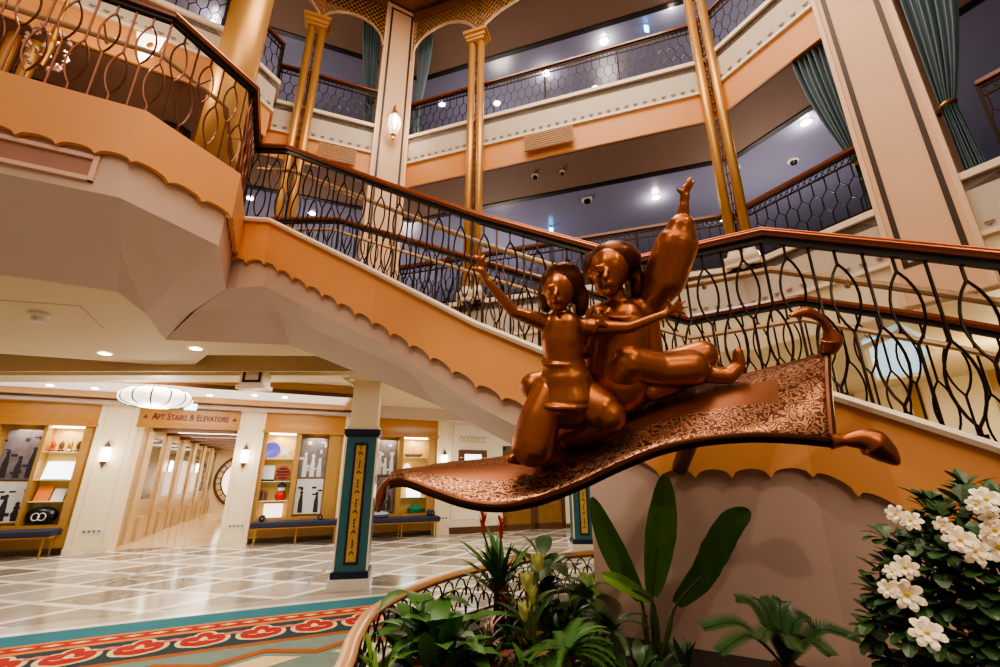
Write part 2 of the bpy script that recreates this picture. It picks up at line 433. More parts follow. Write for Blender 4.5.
# soffits
def soffit(line, z, depth, n1):
    a = off([(p[0], p[1], 0) for p in line], .06); b = off([(p[0], p[1], 0) for p in line], depth)
    mb = MB()
    for i in range(len(line) - 1): mb.quad((a[i].x, a[i].y, z), (a[i + 1].x, a[i + 1].y, z), (b[i + 1].x, b[i + 1].y, z), (b[i].x, b[i].y, z))
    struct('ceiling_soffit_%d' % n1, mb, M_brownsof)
    e = MB(); c = off([(p[0], p[1], 0) for p in line], depth + .12)
    for i in range(len(line) - 1):
        vs = [(q.x, q.y, zz) for zz in (z - .02, z + .16) for q in (b[i], b[i + 1], c[i + 1], c[i])]
        e.add(vs, [(0, 1, 2, 3), (4, 5, 6, 7), (0, 1, 5, 4), (1, 2, 6, 5), (2, 3, 7, 6), (3, 0, 4, 7)])
    struct('trim_%d' % (30 + n1), e, M_black)
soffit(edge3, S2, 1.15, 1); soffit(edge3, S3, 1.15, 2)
out3 = [(p.x, p.y) for p in off([(p[0], p[1], 0) for p in edge3], 1.15)] + ring_out
struct('ceiling_upper_1', MB().prism(out3, S2 + .12, S2 + .2), M_bluec)
struct('ceiling_upper_2', MB().prism(out3, S3 + .12, S3 + .2), M_bluec)
# outer walls of the galleries
for k, (z0, z1) in enumerate(((L2, S2 + .12), (L3, S3 + .12))):
    for nm, a, b in (('left', (-7.9, 0.5), (-7.9, 16)), ('back', (-8, 14.6), (9.5, 14.6)), ('right', (9.3, .3), (9.3, 14.8))):
        mb = MB(); mb.quad((a[0], a[1], z0), (b[0], b[1], z0), (b[0], b[1], z1), (a[0], a[1], z1))
        struct('wall_gallery_%s_%s' % (nm, ('lower', 'upper')[k]), mb, M_bluew if nm != 'left' else M_tan)
# atrium ceiling with a cove and a blue centre
top = MB().prism([(-9, -2), (9.5, -2), (9.5, 9.5), (-9, 9.5)], 12.25, 12.4); struct('ceiling', top, M_goldd)
bl = MB().prism([(-1.5, 1.0), (2.2, 1.0), (2.6, 6.2), (-1.9, 6.9)], 12.18, 12.245); struct('ceiling_panel', bl, M_bluec)
struct('trim_40', band([(-1.9, 6.9), (2.6, 6.2)], 12.05, 12.2, .12), M_orange)
struct('wall_front', MB().quad((-12, -4, 0), (12, -4, 0), (12, -4, 2.4), (-12, -4, 2.4)), M_tan)

# ---- lower hall ceiling
i3 = at_z(146, 314, 3.1); i4 = at_z(165, 340, 3.1); i5 = at_z(290, 345, 3.1); q_ = [at_z(x, y, 3.1) for x, y in ((318, 356), (207, 355), (192, 367), (20, 355))]
low = [(-9.5, 1.2), (-4.28, 3.30), (-3.50, 3.72), (i3.x, i3.y), (i4.x, i4.y), (i5.x, i5.y)] + [(p.x, p.y) for p in q_] + [(-9.5, q_[-1].y - 1)]
struct('ceiling_lower_left', MB().prism(low, 3.1, 3.22), M_ceil)
hi = [(-11, 4.4), (-5.2, 5.0), (-4.4, 6.0), (-2.75, 6.15), (-2.72, 6.9), (-2.6, 7.7), (-2, 8.0), (3.7, 6.15), (4.6, 4.6), (4.95, 3.95), (7, .35), (9.5, .3), (9.5, 17), (-11, 17)]
struct('ceiling_lower', MB().prism(hi, 3.28, 3.36), M_ceil)
struct('trim_41', MB().bx(-10, -2.2, 6.50, 6.56, 3.0, 3.28), M_brownband)
bm_ = MB().bx(-10, -1.75, 6.85, 7.28, 3.02, 3.28)
bm_.bx(-10, -1.75, 6.80, 7.33, 3.0, 3.05); struct('trim_42', bm_, M_cream)
# bright recessed ceiling panel with dark border, beyond the beam
wr = MB(); wbox(wr, -2.6, 4.6, .55, 2.6, 3.2, 3.27); struct('ceiling_recess', wr, mat('bright_ceiling', (250, 244, 240), .5, var=.01, emit=.55, emit_rgb=(255, 246, 240)))  # part of the panel brightness is put in as a glow
wr = MB()
for a in ((-2.9, 4.9, .40, .55), (-2.9, 4.9, 2.6, 2.72), (-2.9, -2.6, .4, 2.7), (4.6, 4.9, .4, 2.7)): wbox(wr, a[0], a[1], a[2], a[3], 3.08, 3.28)
struct('trim_43', wr, mat('recess_tan', (206, 160, 112), .5))
wr = MB()
for a in ((-3, 5.05, .3, .41), (4.88, 5.05, .3, 2.8), (-3, 5.05, 2.7, 2.8)): wbox(wr, a[0], a[1], a[2], a[3], 3.05, 3.12)
struct('trim_44', wr, M_wood2)
wr = MB(); wbox(wr, -6, 14, -.1, .32, 2.98, 3.28); struct('trim_45', wr, M_soffit)
# beam brackets with framed panel (hanging capital) and arch springing from the teal column
br = MB().bx(-3.99, -3.63, 6.64, 6.86, 2.78, 3.28); br.bx(-4.03, -3.59, 6.62, 6.88, 2.76, 2.82); struct('trim_46', br, M_trimw)
br = MB()
for a in ((-3.95, -3.915), (-3.705, -3.67)): br.bx(a[0], a[1], 6.63, 6.64, 2.87, 3.26)
br.bx(-3.95, -3.67, 6.63, 6.64, 2.86, 2.895); br.bx(-3.95, -3.67, 6.63, 6.64, 3.23, 3.265); struct('trim_47', br, M_black)
ar = MB()
for x0, sgn in ((-2.2, -1),):
    pts = []
    for k in range(9):
        a = pi / 2 * k / 8; pts.append((x0 + sgn * .55 * (1 - cos(a)), 7.0, 2.5 + .55 * sin(a)))
    pts2 = [(x0 + sgn * 0, 7.0, 3.1)]
    ar.slab(pts + pts2, (0, .16, 0)); ar.tube([(p[0], 6.98, p[2]) for p in pts], .022, 6)
struct('trim_48', ar, M_cream)

# ---- right side of the lower hall seen through the stair balusters
wr = MB(); P = [(3.4, 15), (7.6, 11.2), (9.2, 6.5), (9.2, .3)]
for a, b in zip(P, P[1:]): wr.quad((a[0], a[1], 0), (b[0], b[1], 0), (b[0], b[1], 3.3), (a[0], a[1], 3.3))
struct('wall_right', wr, M_cream)
rc = MB()
for a, b in zip(P, P[1:]):
    a = Vector((a[0], a[1], 0)); b = Vector((b[0], b[1], 0)); L = (b - a).length; n = int(L / 1.1)
    for k in range(n + 1):
        c = a.lerp(b, k / n); rc.box((c.x - .05, c.y - .05, 1.65), (.16, .1, 3.2), atan2((b - a).y, (b - a).x))
struct('trim_49', rc, M_oak)
RQ = [at_z(x, y, 3.2) for x, y in ((862, 345), (900, 328), (934, 345), (925, 372), (872, 378))]
struct('ceiling_recess_right', MB().prism([(p.x, p.y) for p in RQ], 3.2, 3.27), mat('cyan_lit_recess', (190, 226, 240), .5, emit=.7, emit_rgb=(180, 226, 250)))  # cyan light in the recess is put into its colour and glow
struct('trim_50', band([(p.x, p.y) for p in RQ + RQ[:1]], 3.14, 3.28, .06), M_trimw)

# ---- stair: upper landing body
def scallop(path, drop, pitch=.22, hgt=.055, th=.05, out=.06, z_is_path=True):
    mb = MB(); pts = off(path, -out)
    for a, b in zip(pts, pts[1:]):
        L = hypot(b.x - a.x, b.y - a.y); n = max(1, round(L / pitch)); K = 8; N = n * K
        u = Vector((b.x - a.x, b.y - a.y, 0)).normalized(); nn = Vector((-u.y, u.x, 0)) * th
        T = []; Bt = []
        for i in range(N + 1):
            p = a.lerp(b, i / N); T.append(p.copy()); ph = (i % K) / K
            y = hgt * sqrt(max(0, 1 - (2 * ph - 1) ** 2)) if 0 < ph < 1 else 0
            Bt.append(p + Vector((0, 0, -drop + y)))
        for i in range(N):
            A, B, C, D = T[i], T[i + 1], Bt[i + 1], Bt[i]
            mb.add([A, B, C, D, A + nn, B + nn, C + nn, D + nn], [(0, 1, 2, 3), (7, 6, 5, 4), (3, 2, 6, 7), (0, 4, 5, 1)])
        mb.add([T[0], Bt[0], Bt[0] + nn, T[0] + nn], [(0, 1, 2, 3)]); mb.add([T[-1], Bt[-1], Bt[-1] + nn, T[-1] + nn], [(0, 1, 2, 3)])
    return mb
def strip(path_a, path_b):
    mb = MB()
    for i in range(len(path_a) - 1): mb.quad(path_a[i], path_a[i + 1], path_b[i + 1], path_b[i])
    return mb
LAND = [(p[0], p[1], L2) for p in (P0x, P0, P1, P2, P3)]
struct('trim_51', scallop(LAND, .52, .26, .05), M_orange)
lo = [Vector((p[0], p[1], L2 - .05)) for p in LAND]; lb = [Vector((p[0], p[1], 3.62)) for p in LAND]; lb[-1].z = 3.56
struct('trim_52', strip(lo, lb), M_pink)
inn = [Vector(p) for p in ((-9.5, 1.2, 3.1), (-4.28, 3.30, 3.1), (-3.50, 3.72, 3.1), tuple(i3), tuple(i4))]
mid = []
for a, b in zip(lb, inn): mid.append(Vector(((a.x * .42 + b.x * .58), (a.y * .42 + b.y * .58), 3.60 * .55 + 3.1 * .45)))
sf = MB()
for A, B in ((lb, mid), (mid, inn)):
    for i in range(4): sf.quad(A[i], A[i + 1], B[i + 1], B[i])
struct('ceiling_landing_soffit', sf, M_soffit)
# framed panel moulding on the landing side
pm = MB(); a = Vector((P0x[0], P0x[1], 0)); b = Vector((P1[0], P1[1], 0)); u = (b - a).normalized(); nn = Vector((u.y, -u.x, 0)); az = atan2(u.y, u.x); Lp = (b - a).length
def rect_frame(mb, s0, s1, z0, z1, wd, th):
    for (q0, q1, y0, y1) in ((s0, s1, z0, z0 + wd), (s0, s1, z1 - wd, z1), (s0, s0 + wd, z0, z1), (s1 - wd, s1, z0, z1)):
        c = a + u * ((q0 + q1) / 2) + nn * th / 2; mb.box((c.x, c.y, (y0 + y1) / 2), (q1 - q0, th, y1 - y0), az)
rect_frame(pm, .3, Lp - .18, 3.70, 3.93, .035, .03)
struct('trim_53', pm, mat('pink_moulding', (226, 186, 164), .45))
pm = MB(); c = a + u * (Lp / 2 + .05) + nn * .004; pm.box((c.x, c.y, 3.815), (Lp - .5, .008, .17), az); struct('trim_54', pm, mat('dusty_rose_panel', (170, 124, 104), .6))
# ---- stair flight
stt = [Vector(p) for p in ST]; near_b = [p + Vector((0, 0, -.70)) for p in stt]
far_b = [p + Vector((0, 0, -1.12)) for p in FAR]
t = thing('curving_staircase', 'curving staircase with orange scalloped stringer sweeping down from the upper landing', 'staircase', (1.5, 3.2, 0))
scallop([tuple(p) for p in ST], .55, .22, .055).build('stringer', M_orange, t)
tr_ = MB()
for A, B in zip(off([tuple(p) for p in ST], -.09), off([tuple(p) for p in ST], -.09)[1:]): tr_.tube([A + Vector((0, 0, .015)), B + Vector((0, 0, .015))], .03, 6)
tr_.build('stringer_cap', M_trimw, t)
nb = list(near_b); nb[0] = lb[-1].copy(); nb[1] = nb[1] + Vector((0, 0, -.10))
strip([p + Vector((0, 0, -.02)) for p in stt], nb).build('stringer_side', M_pink, t)
strip([p + Vector((0, 0, .0)) for p in FAR], far_b).build('far_stringer', M_pink, t)
sfp = MB(); fb = list(far_b)
fb[0] = i4.copy(); fb[1] = i5.copy()
mm = [(p * .5 + q * .5) + Vector((0, 0, .06)) for p, q in zip(nb, fb)]
for A, B in ((nb, mm), (mm, fb)):
    for i in range(7): sfp.quad(A[i], A[i + 1], B[i + 1], B[i])
sfp.build('soffit', M_soffit, t, smooth=True)
# treads
tb = MB()
for i, n in ((1, 8), (2, 6), (3, 6), (5, 3), (6, 7), (7, 2)):
    for k in range(n):
        f0, f1 = k / n, (k + 1) / n
        A0, A1 = stt[i].lerp(stt[i + 1], f0), stt[i].lerp(stt[i + 1], f1); B0, B1 = FAR[i].lerp(FAR[i + 1], f0), FAR[i].lerp(FAR[i + 1], f1)
        z = A0.z - .06; z1 = A1.z - .06
        tb.quad((A0.x, A0.y, z), (A1.x, A1.y, z), (B1.x, B1.y, z), (B0.x, B0.y, z)); tb.quad((A1.x, A1.y, z), (A1.x, A1.y, z1), (B1.x, B1.y, z1), (B1.x, B1.y, z))
z = ST[4][2] - .06
tb.quad((stt[4].x, stt[4].y, z), (stt[5].x, stt[5].y, z), (FAR[5].x, FAR[5].y, z), (FAR[4].x, FAR[4].y, z))
tb.build('tread', MATS['brown_carpet'], t)
# enclosure wall below the landing and the lower flight
en = MB(); so_ = off([tuple(p) for p in stt], -.014); st0 = so_[3].lerp(so_[4], .64); chain = [st0] + [so_[i] for i in (4, 5, 6, 7, 8)]
chain = [p.copy() for p in chain]
for i in range(len(chain) - 1):
    A, B = chain[i], chain[i + 1]
    en.quad((A.x, A.y, 0), (B.x, B.y, 0), (B.x, B.y, B.z - .06), (A.x, A.y, A.z - .06))
A = chain[0]; en.quad((A.x, A.y, 0), (A.x + .62, A.y + 1.55, 0), (A.x + .62, A.y + 1.55, 1.15), (A.x, A.y, 1.65))
struct('wall_enclosure', en, M_encl)

# ---- columns and pillars
def pillar(name, a, b, z0, z1, label, th=.35, gw=.045):
    a = Vector((a[0], a[1], 0)); b = Vector((b[0], b[1], 0)); u = (b - a).normalized(); nn = Vector((u.y, -u.x, 0)); az = atan2(u.y, u.x); L = (b - a).length; c = (a + b) / 2
    t = thing('pillar', label, 'pillar', (c.x, c.y, z0))
    m = MB(); cc = c - nn * (th / 2 - .06); m.box((cc.x, cc.y, (z0 + z1) / 2), (L, th, z1 - z0), az); m.build('shaft', M_pillar, t)
    g = MB()
    for s in (.17, .83):
        q = a + u * (L * s) + nn * .062; g.box((q.x, q.y, (z0 + .45 + z1 - .12) / 2), (gw, .012, z1 - z0 - .57), az)
    for zz in (z0 + .45, z1 - .14):
        q = c + nn * .062; g.box((q.x, q.y, zz), (L * .66 + gw, .012, gw), az)
    g.build('inlay_groove', M_groove, t)
    e = MB()
    for s in (0.03, .97):
        q = a + u * (L * s) + nn * .065; e.box((q.x, q.y, (z0 + z1) / 2), (.05, .02, z1 - z0), az)
    e.build('edge_moulding', mat('peach_edge', (240, 202, 170), .4) if 'peach_edge' not in MATS else MATS['peach_edge'], t)
    return t, c + nn * .07, az
pil_t, pil_c, pil_az = pillar('pillar', CL, CR, 3.25, 12.2, 'slim peach pillar at the far corner with a lit lantern on its face')
pillar('pillar', PA, PB, 3.25, 12.2, 'wide peach pillar at upper right between two teal curtains', .45, .05)

def twin(loc, az, label, z0=L2 - .02, z1=10.62, r=.075):
    t = thing('twin_column', label, 'column', (loc[0], loc[1], z0), az, 'gold twin columns in front of the galleries')
    H = z1 - z0
    for s in (-.105, .105):
        MB().lathe([(r, 0), (r, H)], (s, 0, 0), 14).build('shaft', M_gold, t, 'all', False)
    m = MB()
    for k in range(int(H / .09)):
        if k % 2 == 0: m.sphere((0, .02, .4 + k * .09), .028, 6, 4)
    m.tube([(0, .02, .3), (0, .02, H - .2)], .012, 6); m.build('bead_spacer', M_wood2, t, True, False)
    m = MB().box((0, 0, H + .05), (.46, .26, .1)); m.box((0, 0, H - .04), (.40, .22, .06)); m.box((0, 0, H + .14), (.54, .34, .08)); m.build('capital', M_gold, t, False, False)
    for zb in ((L2 + .02 - z0), 0.0):
        if zb < 0: continue
        m = MB().box((0, 0, zb + .06), (.46, .28, .12))
        for s in (-.105, .105): m.lathe([(.105, .12), (.105, .17), (.085, .2), (.085, .24)], (s, 0, zb), 14)
        m.build('base', M_trimw, t, False, False)
    return t
u = Vector((RC[0] - CR[0], RC[1] - CR[1], 0)).normalized(); nn = Vector((u.y, -u.x, 0)); azr = atan2(u.y, u.x)
pm_ = Vector((CR[0], CR[1], 0)) + u * 1.66 + nn * .14
twin((pm_.x, pm_.y), azr, 'gold twin column just right of the slim far corner pillar')
twin((3.62, 5.90), azr - .35, 'gold twin column in front of the bend in the right gallery')
ul = Vector((CL[0] - LD[0], CL[1] - LD[1], 0)).normalized(); nl = Vector((ul.y, -ul.x, 0)); azl = atan2(ul.y, ul.x)
pl_ = Vector((LD[0], LD[1], 0)) + ul * .56 + nl * .16
twin((pl_.x, pl_.y), azl, 'gold twin column left of the slim far corner pillar, between it and the thick column')
o = at_y(24, 45, 4.6); twin((o.x, o.y), .6, 'gold twin column at far upper left behind the landing railing', L2 + .0, 10.62)
t = thing('round_column', 'thick round gold column rising behind the landing railing', 'column', (-3.86, 4.95, L2))
MB().lathe([(.265, 0), (.265, 7.2)], (-3.86, 4.95, L2), 28).build('shaft', M_gold, t, 'all')
MB().lathe([(.36, 0), (.36, .12), (.31, .2), (.29, .3), (.265, .32)], (-3.86, 4.95, L2), 28).build('base', M_goldd, t)

# ---- lattice arches between the columns at the top gallery
def lattice(a, b, label, z_sp=10.62, z_top=11.95, off_=.10, pointed=False):
    a = Vector((a[0], a[1], 0)); b = Vector((b[0], b[1], 0)); L = (b - a).length; u = (b - a) / L; nn = Vector((u.y, -u.x, 0))
    a = a + nn * off_
    R = L / 2; rise = min(.95, R * .95)
    def arch(s): return z_sp + .12 + rise * sqrt(max(0, 1 - ((s - R) / R) ** 2)) ** 1.0
    t = thing('lattice_arch', label, 'arch', (a.x, a.y, z_sp), 0, 'gold lattice arches over the top gallery')
    m = MB(); step = .11
    H = z_top - z_sp
    for dirn in (1, -1):
        k = -int(H / step) - 1
        while k * step < L + H:
            s0 = k * step; run = []
            for i in range(40):
                zz = z_sp + H * i / 39; s = s0 + dirn * (zz - z_sp) * .8
                if dirn < 0: s = s0 + (-(zz - z_sp)) * .8
                ok = 0 <= s <= L and zz >= arch(s)
                if ok: run.append(a + u * s + Vector((0, 0, zz)))
                if (not ok or i == 39) and len(run) > 1: m.tube([run[0], run[-1]], .010, 4); run = []
                elif not ok: run = []
            k += 1
    if m.v: m.build('lattice', M_gold, t)
    e = MB(); pts = [a + u * (L * i / 24) + Vector((0, 0, arch(L * i / 24))) for i in range(25)]
    e.tube(pts, .03, 6); e.build('arch_moulding', M_handr, t, True)
    f = MB(); c = a + u * (L / 2); f.box((c.x, c.y, z_top + .1), (L, .12, .22), atan2(u.y, u.x)); f.build('header', M_goldd, t)
PL = Vector((LD[0], LD[1], 0)) + ul * .56; PMc = Vector((CR[0], CR[1], 0)) + u * 1.66
lattice(PL, CL, 'small gold lattice arch just left of the slim corner pillar')
lattice(CR, PMc, 'small gold lattice arch just right of the slim corner pillar')
lattice(PMc, RC, 'wide gold lattice arch at the top centre, right of the middle twin column')
lattice(LC, PL, 'gold lattice arch at the top left between round column and twin column')
# ================================================================ RAILINGS
HB = 1.09
def lens(mb, z0, z1, hw, r=.0085):
    for s in (-1, 1):
        pts = []
        for i in range(9):
            f = i / 8; w_ = sin(pi * f) ** .8 if 0 < f < 1 else 0
            pts.append((s * hw * w_, 0, z0 + (z1 - z0) * f))
        mb.tube(pts, r, 5)
bA = MB(); bA.tube([(0, 0, .94), (0, 0, HB)], .0095, 5); lens(bA, .50, .96, .068); bA.tube([(0, 0, .02), (0, 0, .51)], .0095, 5)
bB = MB(); bB.tube([(0, 0, .56), (0, 0, HB)], .0095, 5); lens(bB, .10, .57, .068); bB.tube([(0, 0, -.02), (0, 0, .11)], .0095, 5)
M_iron_lit = mat('lit_iron', (112, 66, 48), .35, metal=.7, var=.15)  # lighter copy of the iron, light on the landing put into colour
def mesh_of(mb, name, m):
    o = mb.build(name, m, None, True); me = o.data; bpy.data.objects.remove(o); return me
ME_A = mesh_of(bA, 'baluster', M_iron); ME_B = mesh_of(bB, 'baluster', M_iron)
ME_A2 = mesh_of(bA, 'baluster', M_iron_lit); ME_B2 = mesh_of(bB, 'baluster', M_iron_lit)
def rail_profile(pts, zt):
    m = MB(); P = [Vector((p.x, p.y, p.z + zt)) for p in pts]
    ns = normals([(p.x, p.y) for p in pts])
    prof = [(-.05, -.02), (-.058, .012), (-.035, .045), (.035, .045), (.058, .012), (.05, -.02)]
    vs = []; fs = []; n = len(prof)
    for p, q in zip(P, ns):
        for (x, z) in prof: vs.append((p.x + q.x * x, p.y + q.y * x, p.z + z))
    for i in range(len(P) - 1):
        for j in range(n): fs.append((i * n + j, i * n + (j + 1) % n, (i + 1) * n + (j + 1) % n, (i + 1) * n + j))
    fs += [tuple(range(n)), tuple((len(P) - 1) * n + j for j in range(n - 1, -1, -1))]
    return m.add(vs, fs)
def railing(path, label, name, lit_span=(0, 0), pitch=.131, z_off=.0, inlay=-.058, handrail=None, cat='railing', upto=98, flip=0):  # inlay: sideways offset of the added highlight strips
    path = [Vector(p) + Vector((0, 0, z_off)) for p in path]
    t = thing(name, label, cat, tuple(path[0]))
    rail_profile(path, HB + .03).build('handrail', M_rail, t)
    il = MB(); q = off([tuple(p) for p in path], inlay, HB + .045); il.tube(q, .009, 5)
    q = off([tuple(p) for p in path], inlay * .72, HB + .072); il.tube(q, .006, 5); il.build('highlight_strip', M_railhi, t, True)
    ub = MB(); q = off([tuple(p) for p in path], 0, HB - .01)
    for A, B in zip(q, q[1:]): ub.tube([A, B], .032, 4)
    ub.build('under_rail', M_black, t)
    if handrail is not None:
        d, h = handrail; q = off([tuple(p) for p in path], d, h); hm = MB(); hm.tube(q, .026, 8); hm.build('lower_handrail', M_handr, t, True)
        q0 = off([tuple(p) for p in path], 0, h)
        for A, B, A2, B2 in zip(q, q[1:], q0, q0[1:]):
            L = (B - A).length
            for k in range(max(1, int(L / 1.0))):
                f = (k + .5) / max(1, int(L / 1.0)); c = A.lerp(B, f) - Vector((0, 0, .04)); bk = MB(); bk.sphere(c, .02, 8, 6); bk.tube([c, A2.lerp(B2, f) - Vector((0, 0, .04))], .009, 5); bk.build('handrail_bracket', M_handr, t, True)
    tot = 0; k = flip
    carry = pitch * .5
    for a, b in zip(path, path[1:]):
        d = b - a; L = hypot(d.x, d.y); s = carry; az = atan2(d.y, d.x)
        while s < L:
            if tot < upto:
                c = a + d * (s / L); cm = lit_span[0] <= tot < lit_span[1]
                o = bpy.data.objects.new('baluster', ((ME_A2 if k % 2 == 0 else ME_B2) if cm else (ME_A if k % 2 == 0 else ME_B)))
                COL.objects.link(o); o.parent = t; o.location = c - path[0]; o.rotation_euler = (0, 0, az)
            tot += 1; k += 1; s += pitch
        carry = s - L
    return t
railing(LAND, 'mahogany topped railing with leaf-loop balusters coloured as if lit to copper along the upper left landing', 'landing_railing', lit_span=(0, 35), handrail=(.22, .86))
near = [tuple(Vector(p)) for p in ST[:8]]
railing(near, 'near mahogany topped stair railing with dark looped balusters, sweeping behind the bronze sculpture', 'stair_railing', handrail=(.14, .90))
far = [tuple(p) for p in FAR[:8]]
railing(far, 'far side stair railing with dark looped balusters seen through the near one', 'stair_railing', inlay=.058, handrail=(-.10, .88), flip=1)

def balcony(a, b, z, label, name='balcony_railing', Hh=.93, dz=.06):
    a = Vector((a[0], a[1], 0)); b = Vector((b[0], b[1], 0)); L = (b - a).length; u = (b - a) / L; az = atan2(u.y, u.x); nn = Vector((u.y, -u.x, 0))
    o = a - nn * .03
    t = thing(name, label, 'railing', (o.x, o.y, z + dz), az)
    m = MB(); m.box((L / 2, 0, Hh), (L, .075, .045)); m.build('handrail', M_rail, t, False, False)
    w0 = .078; n = max(2, round(L / w0)); w0 = L / n
    fr = MB(); fr.box((L / 2, 0, .05), (L, .022, .022)); fr.box((L / 2, 0, Hh - .06), (L, .022, .022)); fr.box((L / 2, 0, Hh - .17), (L, .018, .018))
    for k in (0, n): fr.box((k * w0, 0, Hh / 2), (.028, .028, Hh))
    fr.build('frame', M_iron, t, False, False)
    g = MB(); zr = [.05, .27, .52, Hh - .17]
    for i in range(n + 1):
        pts = []
        for r_ in range(3):
            o_ = (1 if (i + r_) % 2 == 0 else -1) * w0 * .5 * .94
            x = min(L - .01, max(.01, i * w0 + o_)); pts += [(x, 0, zr[r_] + .045), (x, 0, zr[r_ + 1] - .045)]
        g.tube([(pts[0][0], 0, .05)] + pts + [(pts[-1][0], 0, zr[3])], .0065, 4)
    for i in range(n):
        x = i * w0; g.tube([(x, 0, Hh - .17), (x + w0, 0, Hh - .06)], .006, 4); g.tube([(x + w0, 0, Hh - .17), (x, 0, Hh - .06)], .006, 4)
    g.build('grille', M_iron, t, False, False)
    return t
def split(a, b, n): return [((a[0] + (b[0] - a[0]) * i / n, a[1] + (b[1] - a[1]) * i / n), (a[0] + (b[0] - a[0]) * (i + 1) / n, a[1] + (b[1] - a[1]) * (i + 1) / n)) for i in range(n)]
pmx = (PMc.x, PMc.y)
ur_ = Vector((PB[0] - PA[0], PB[1] - PA[1], 0)).normalized()
UB = [((-6.3, 4.40), LA, 'top gallery railing panel at upper left above the landing, left of the round column'), (LA, LB, 'short top gallery railing panel behind the round column'), (LB, LC, 'short top gallery railing panel just right of the round column'), (LC, LD, 'narrow return railing panel of the top gallery at upper left'),
      (LD, (PL.x, PL.y), 'top gallery railing panel left of the left twin column'), ((PL.x, PL.y), CL, 'top gallery railing panel between left twin column and slim corner pillar'),
      (CR, pmx, 'top gallery railing panel between slim corner pillar and middle twin column')]
for s_ in UB: balcony(s_[0], s_[1], L3, s_[2])
nm = ['nearest the middle twin column', 'second from the middle twin column', 'just left of the right twin column']
for (a, b), q in zip(split(pmx, RC, 3), nm): balcony(a, b, L3, 'top gallery railing panel ' + q)
balcony(RC, PA, L3, 'top gallery railing panel at the right between twin column and wide peach pillar')
balcony(LD, CL, L2, 'lower gallery railing left of the slim corner pillar, behind the stair')
balcony(CR, pmx, L2, 'lower gallery railing right of the slim corner pillar, behind the stair')
for (a, b), q in zip(split(pmx, RC, 3), ['right of the middle twin column', 'behind the sculpture heads', 'beside the raised bronze hand']): balcony(a, b, L2, 'lower gallery railing panel ' + q)
balcony(RC, PA, L2, 'lower gallery railing panel between right twin column and wide peach pillar')
balcony((PB[0] + ur_.x * .34, PB[1] + ur_.y * .34), (5.9, 2.05), L2, 'lower gallery railing panel right of the wide peach pillar by the curtain')

# ---- curtains
def curtain(p, u, w, z0, zt, z1, label, gather=.22, nn=None, ph=0.0, wt=None):
    u = Vector((u[0], u[1], 0)).normalized(); nn = Vector((u.y, -u.x, 0)); p = Vector((p[0], p[1], 0))
    t = thing('curtain', label, 'curtain', (p.x, p.y, z1), 0, None)
    def fn(a, b):
        z = z0 + (z1 - z0) * b; bt = (z0 - z) / (z0 - zt)
        if bt <= 1: ww = w * (1 - (1 - gather) * max(0, bt) ** 1.6)
        else: ww = w * gather * (1 + .8 * (bt - 1))
        k = .055 * (ww / w) ** .5 * sin(a * 2 * pi * 7 + ph + b * 1.5) + .02 * sin(a * 31 + b * 3)
        return p + u * (a * ww + .02) + nn * (k + .02 * bt) + Vector((0, 0, z))
    MB().grid(fn, 84, 26).build('drape', M_curt, t, 'all', True, False)
    m = MB(); c = p + u * (w * gather / 2) + Vector((0, 0, zt)); m.tube([c + u * (cos(x) * w * gather * .62) + nn * (sin(x) * .09) + Vector((0, 0, .03 * cos(x))) for x in [2 * pi * k / 14 for k in range(14)]], .022, 6, True)
    m.build('tieback', M_goldd, t, True)
ur = (Vector((PB[0] - PA[0], PB[1] - PA[1], 0))).normalized(); nr = Vector((ur.y, -ur.x, 0))
ins = -nr * .16
curtain((PB[0] - nr.x * .03 + ur.x * .03, PB[1] - nr.y * .03 + ur.y * .03), ur, .50, S2 + .02, 5.35, L2 + .08, 'teal curtain tied back at the right side of the wide peach pillar', .24)
curtain((PA[0] + ins.x, PA[1] + ins.y), -ur, .46, S2 + .02, 5.25, L2 + .04, 'teal curtain tied back at the left side of the wide peach pillar', .2, ph=1)
insl = -nl * .22
curtain((CL[0] + insl.x - .05, CL[1] + insl.y), -ul, .42, S3 + .02, 9.5, L3 + .05, 'teal curtain on the top gallery left of the slim corner pillar', .4)
uu = u; curtain((CR[0] - nn.x * .22, CR[1] - nn.y * .22), uu, .34, S3 + .02, 9.6, L3 + .05, 'teal curtain on the top gallery right of the slim corner pillar', .3, ph=2)

# ---- lantern on the slim pillar
c = pil_c + Vector((.02, 0, 9.0 - .25)); nrm = Vector((sin(pil_az), -cos(pil_az), 0))
c = Vector((pil_c.x, pil_c.y, 0)) + nrm * .16; zc = 8.62
t = thing('wall_lantern', 'lit ornate wall lantern mounted on the slim far corner pillar', 'lantern', (c.x, c.y, zc))
MB().lathe([(.0, -.3), (.10, -.22), (.15, -.02), (.12, .16), (.07, .22)], (c.x, c.y, zc), 8).build('glass', M_lant, t)
g = MB()
for k in range(8):
    a = 2 * pi * k / 8; g.tube([(c.x + r * cos(a), c.y + r * sin(a), zc + z) for r, z in ((.02, -.32), (.105, -.22), (.156, -.02), (.125, .16), (.07, .24))], .008, 4)
g.lathe([(.09, .22), (.06, .28), (.03, .36), (.0, .4)], (c.x, c.y, zc), 8); g.lathe([(.0, -.44), (.03, -.4), (.02, -.33), (.05, -.29)], (c.x, c.y, zc), 8)
g.build('cage', M_goldd, t)
b = MB(); b.tube([(c.x, c.y, zc + .38), (c.x, c.y, zc + .5), (c.x - nrm.x * .16, c.y - nrm.y * .16, zc + .55), (c.x - nrm.x * .16, c.y - nrm.y * .16, zc + .3)], .014, 6); b.build('bracket', M_goldd, t, True)
point('lantern_light', (c.x + nrm.x * .25, c.y + nrm.y * .25, zc), 14)

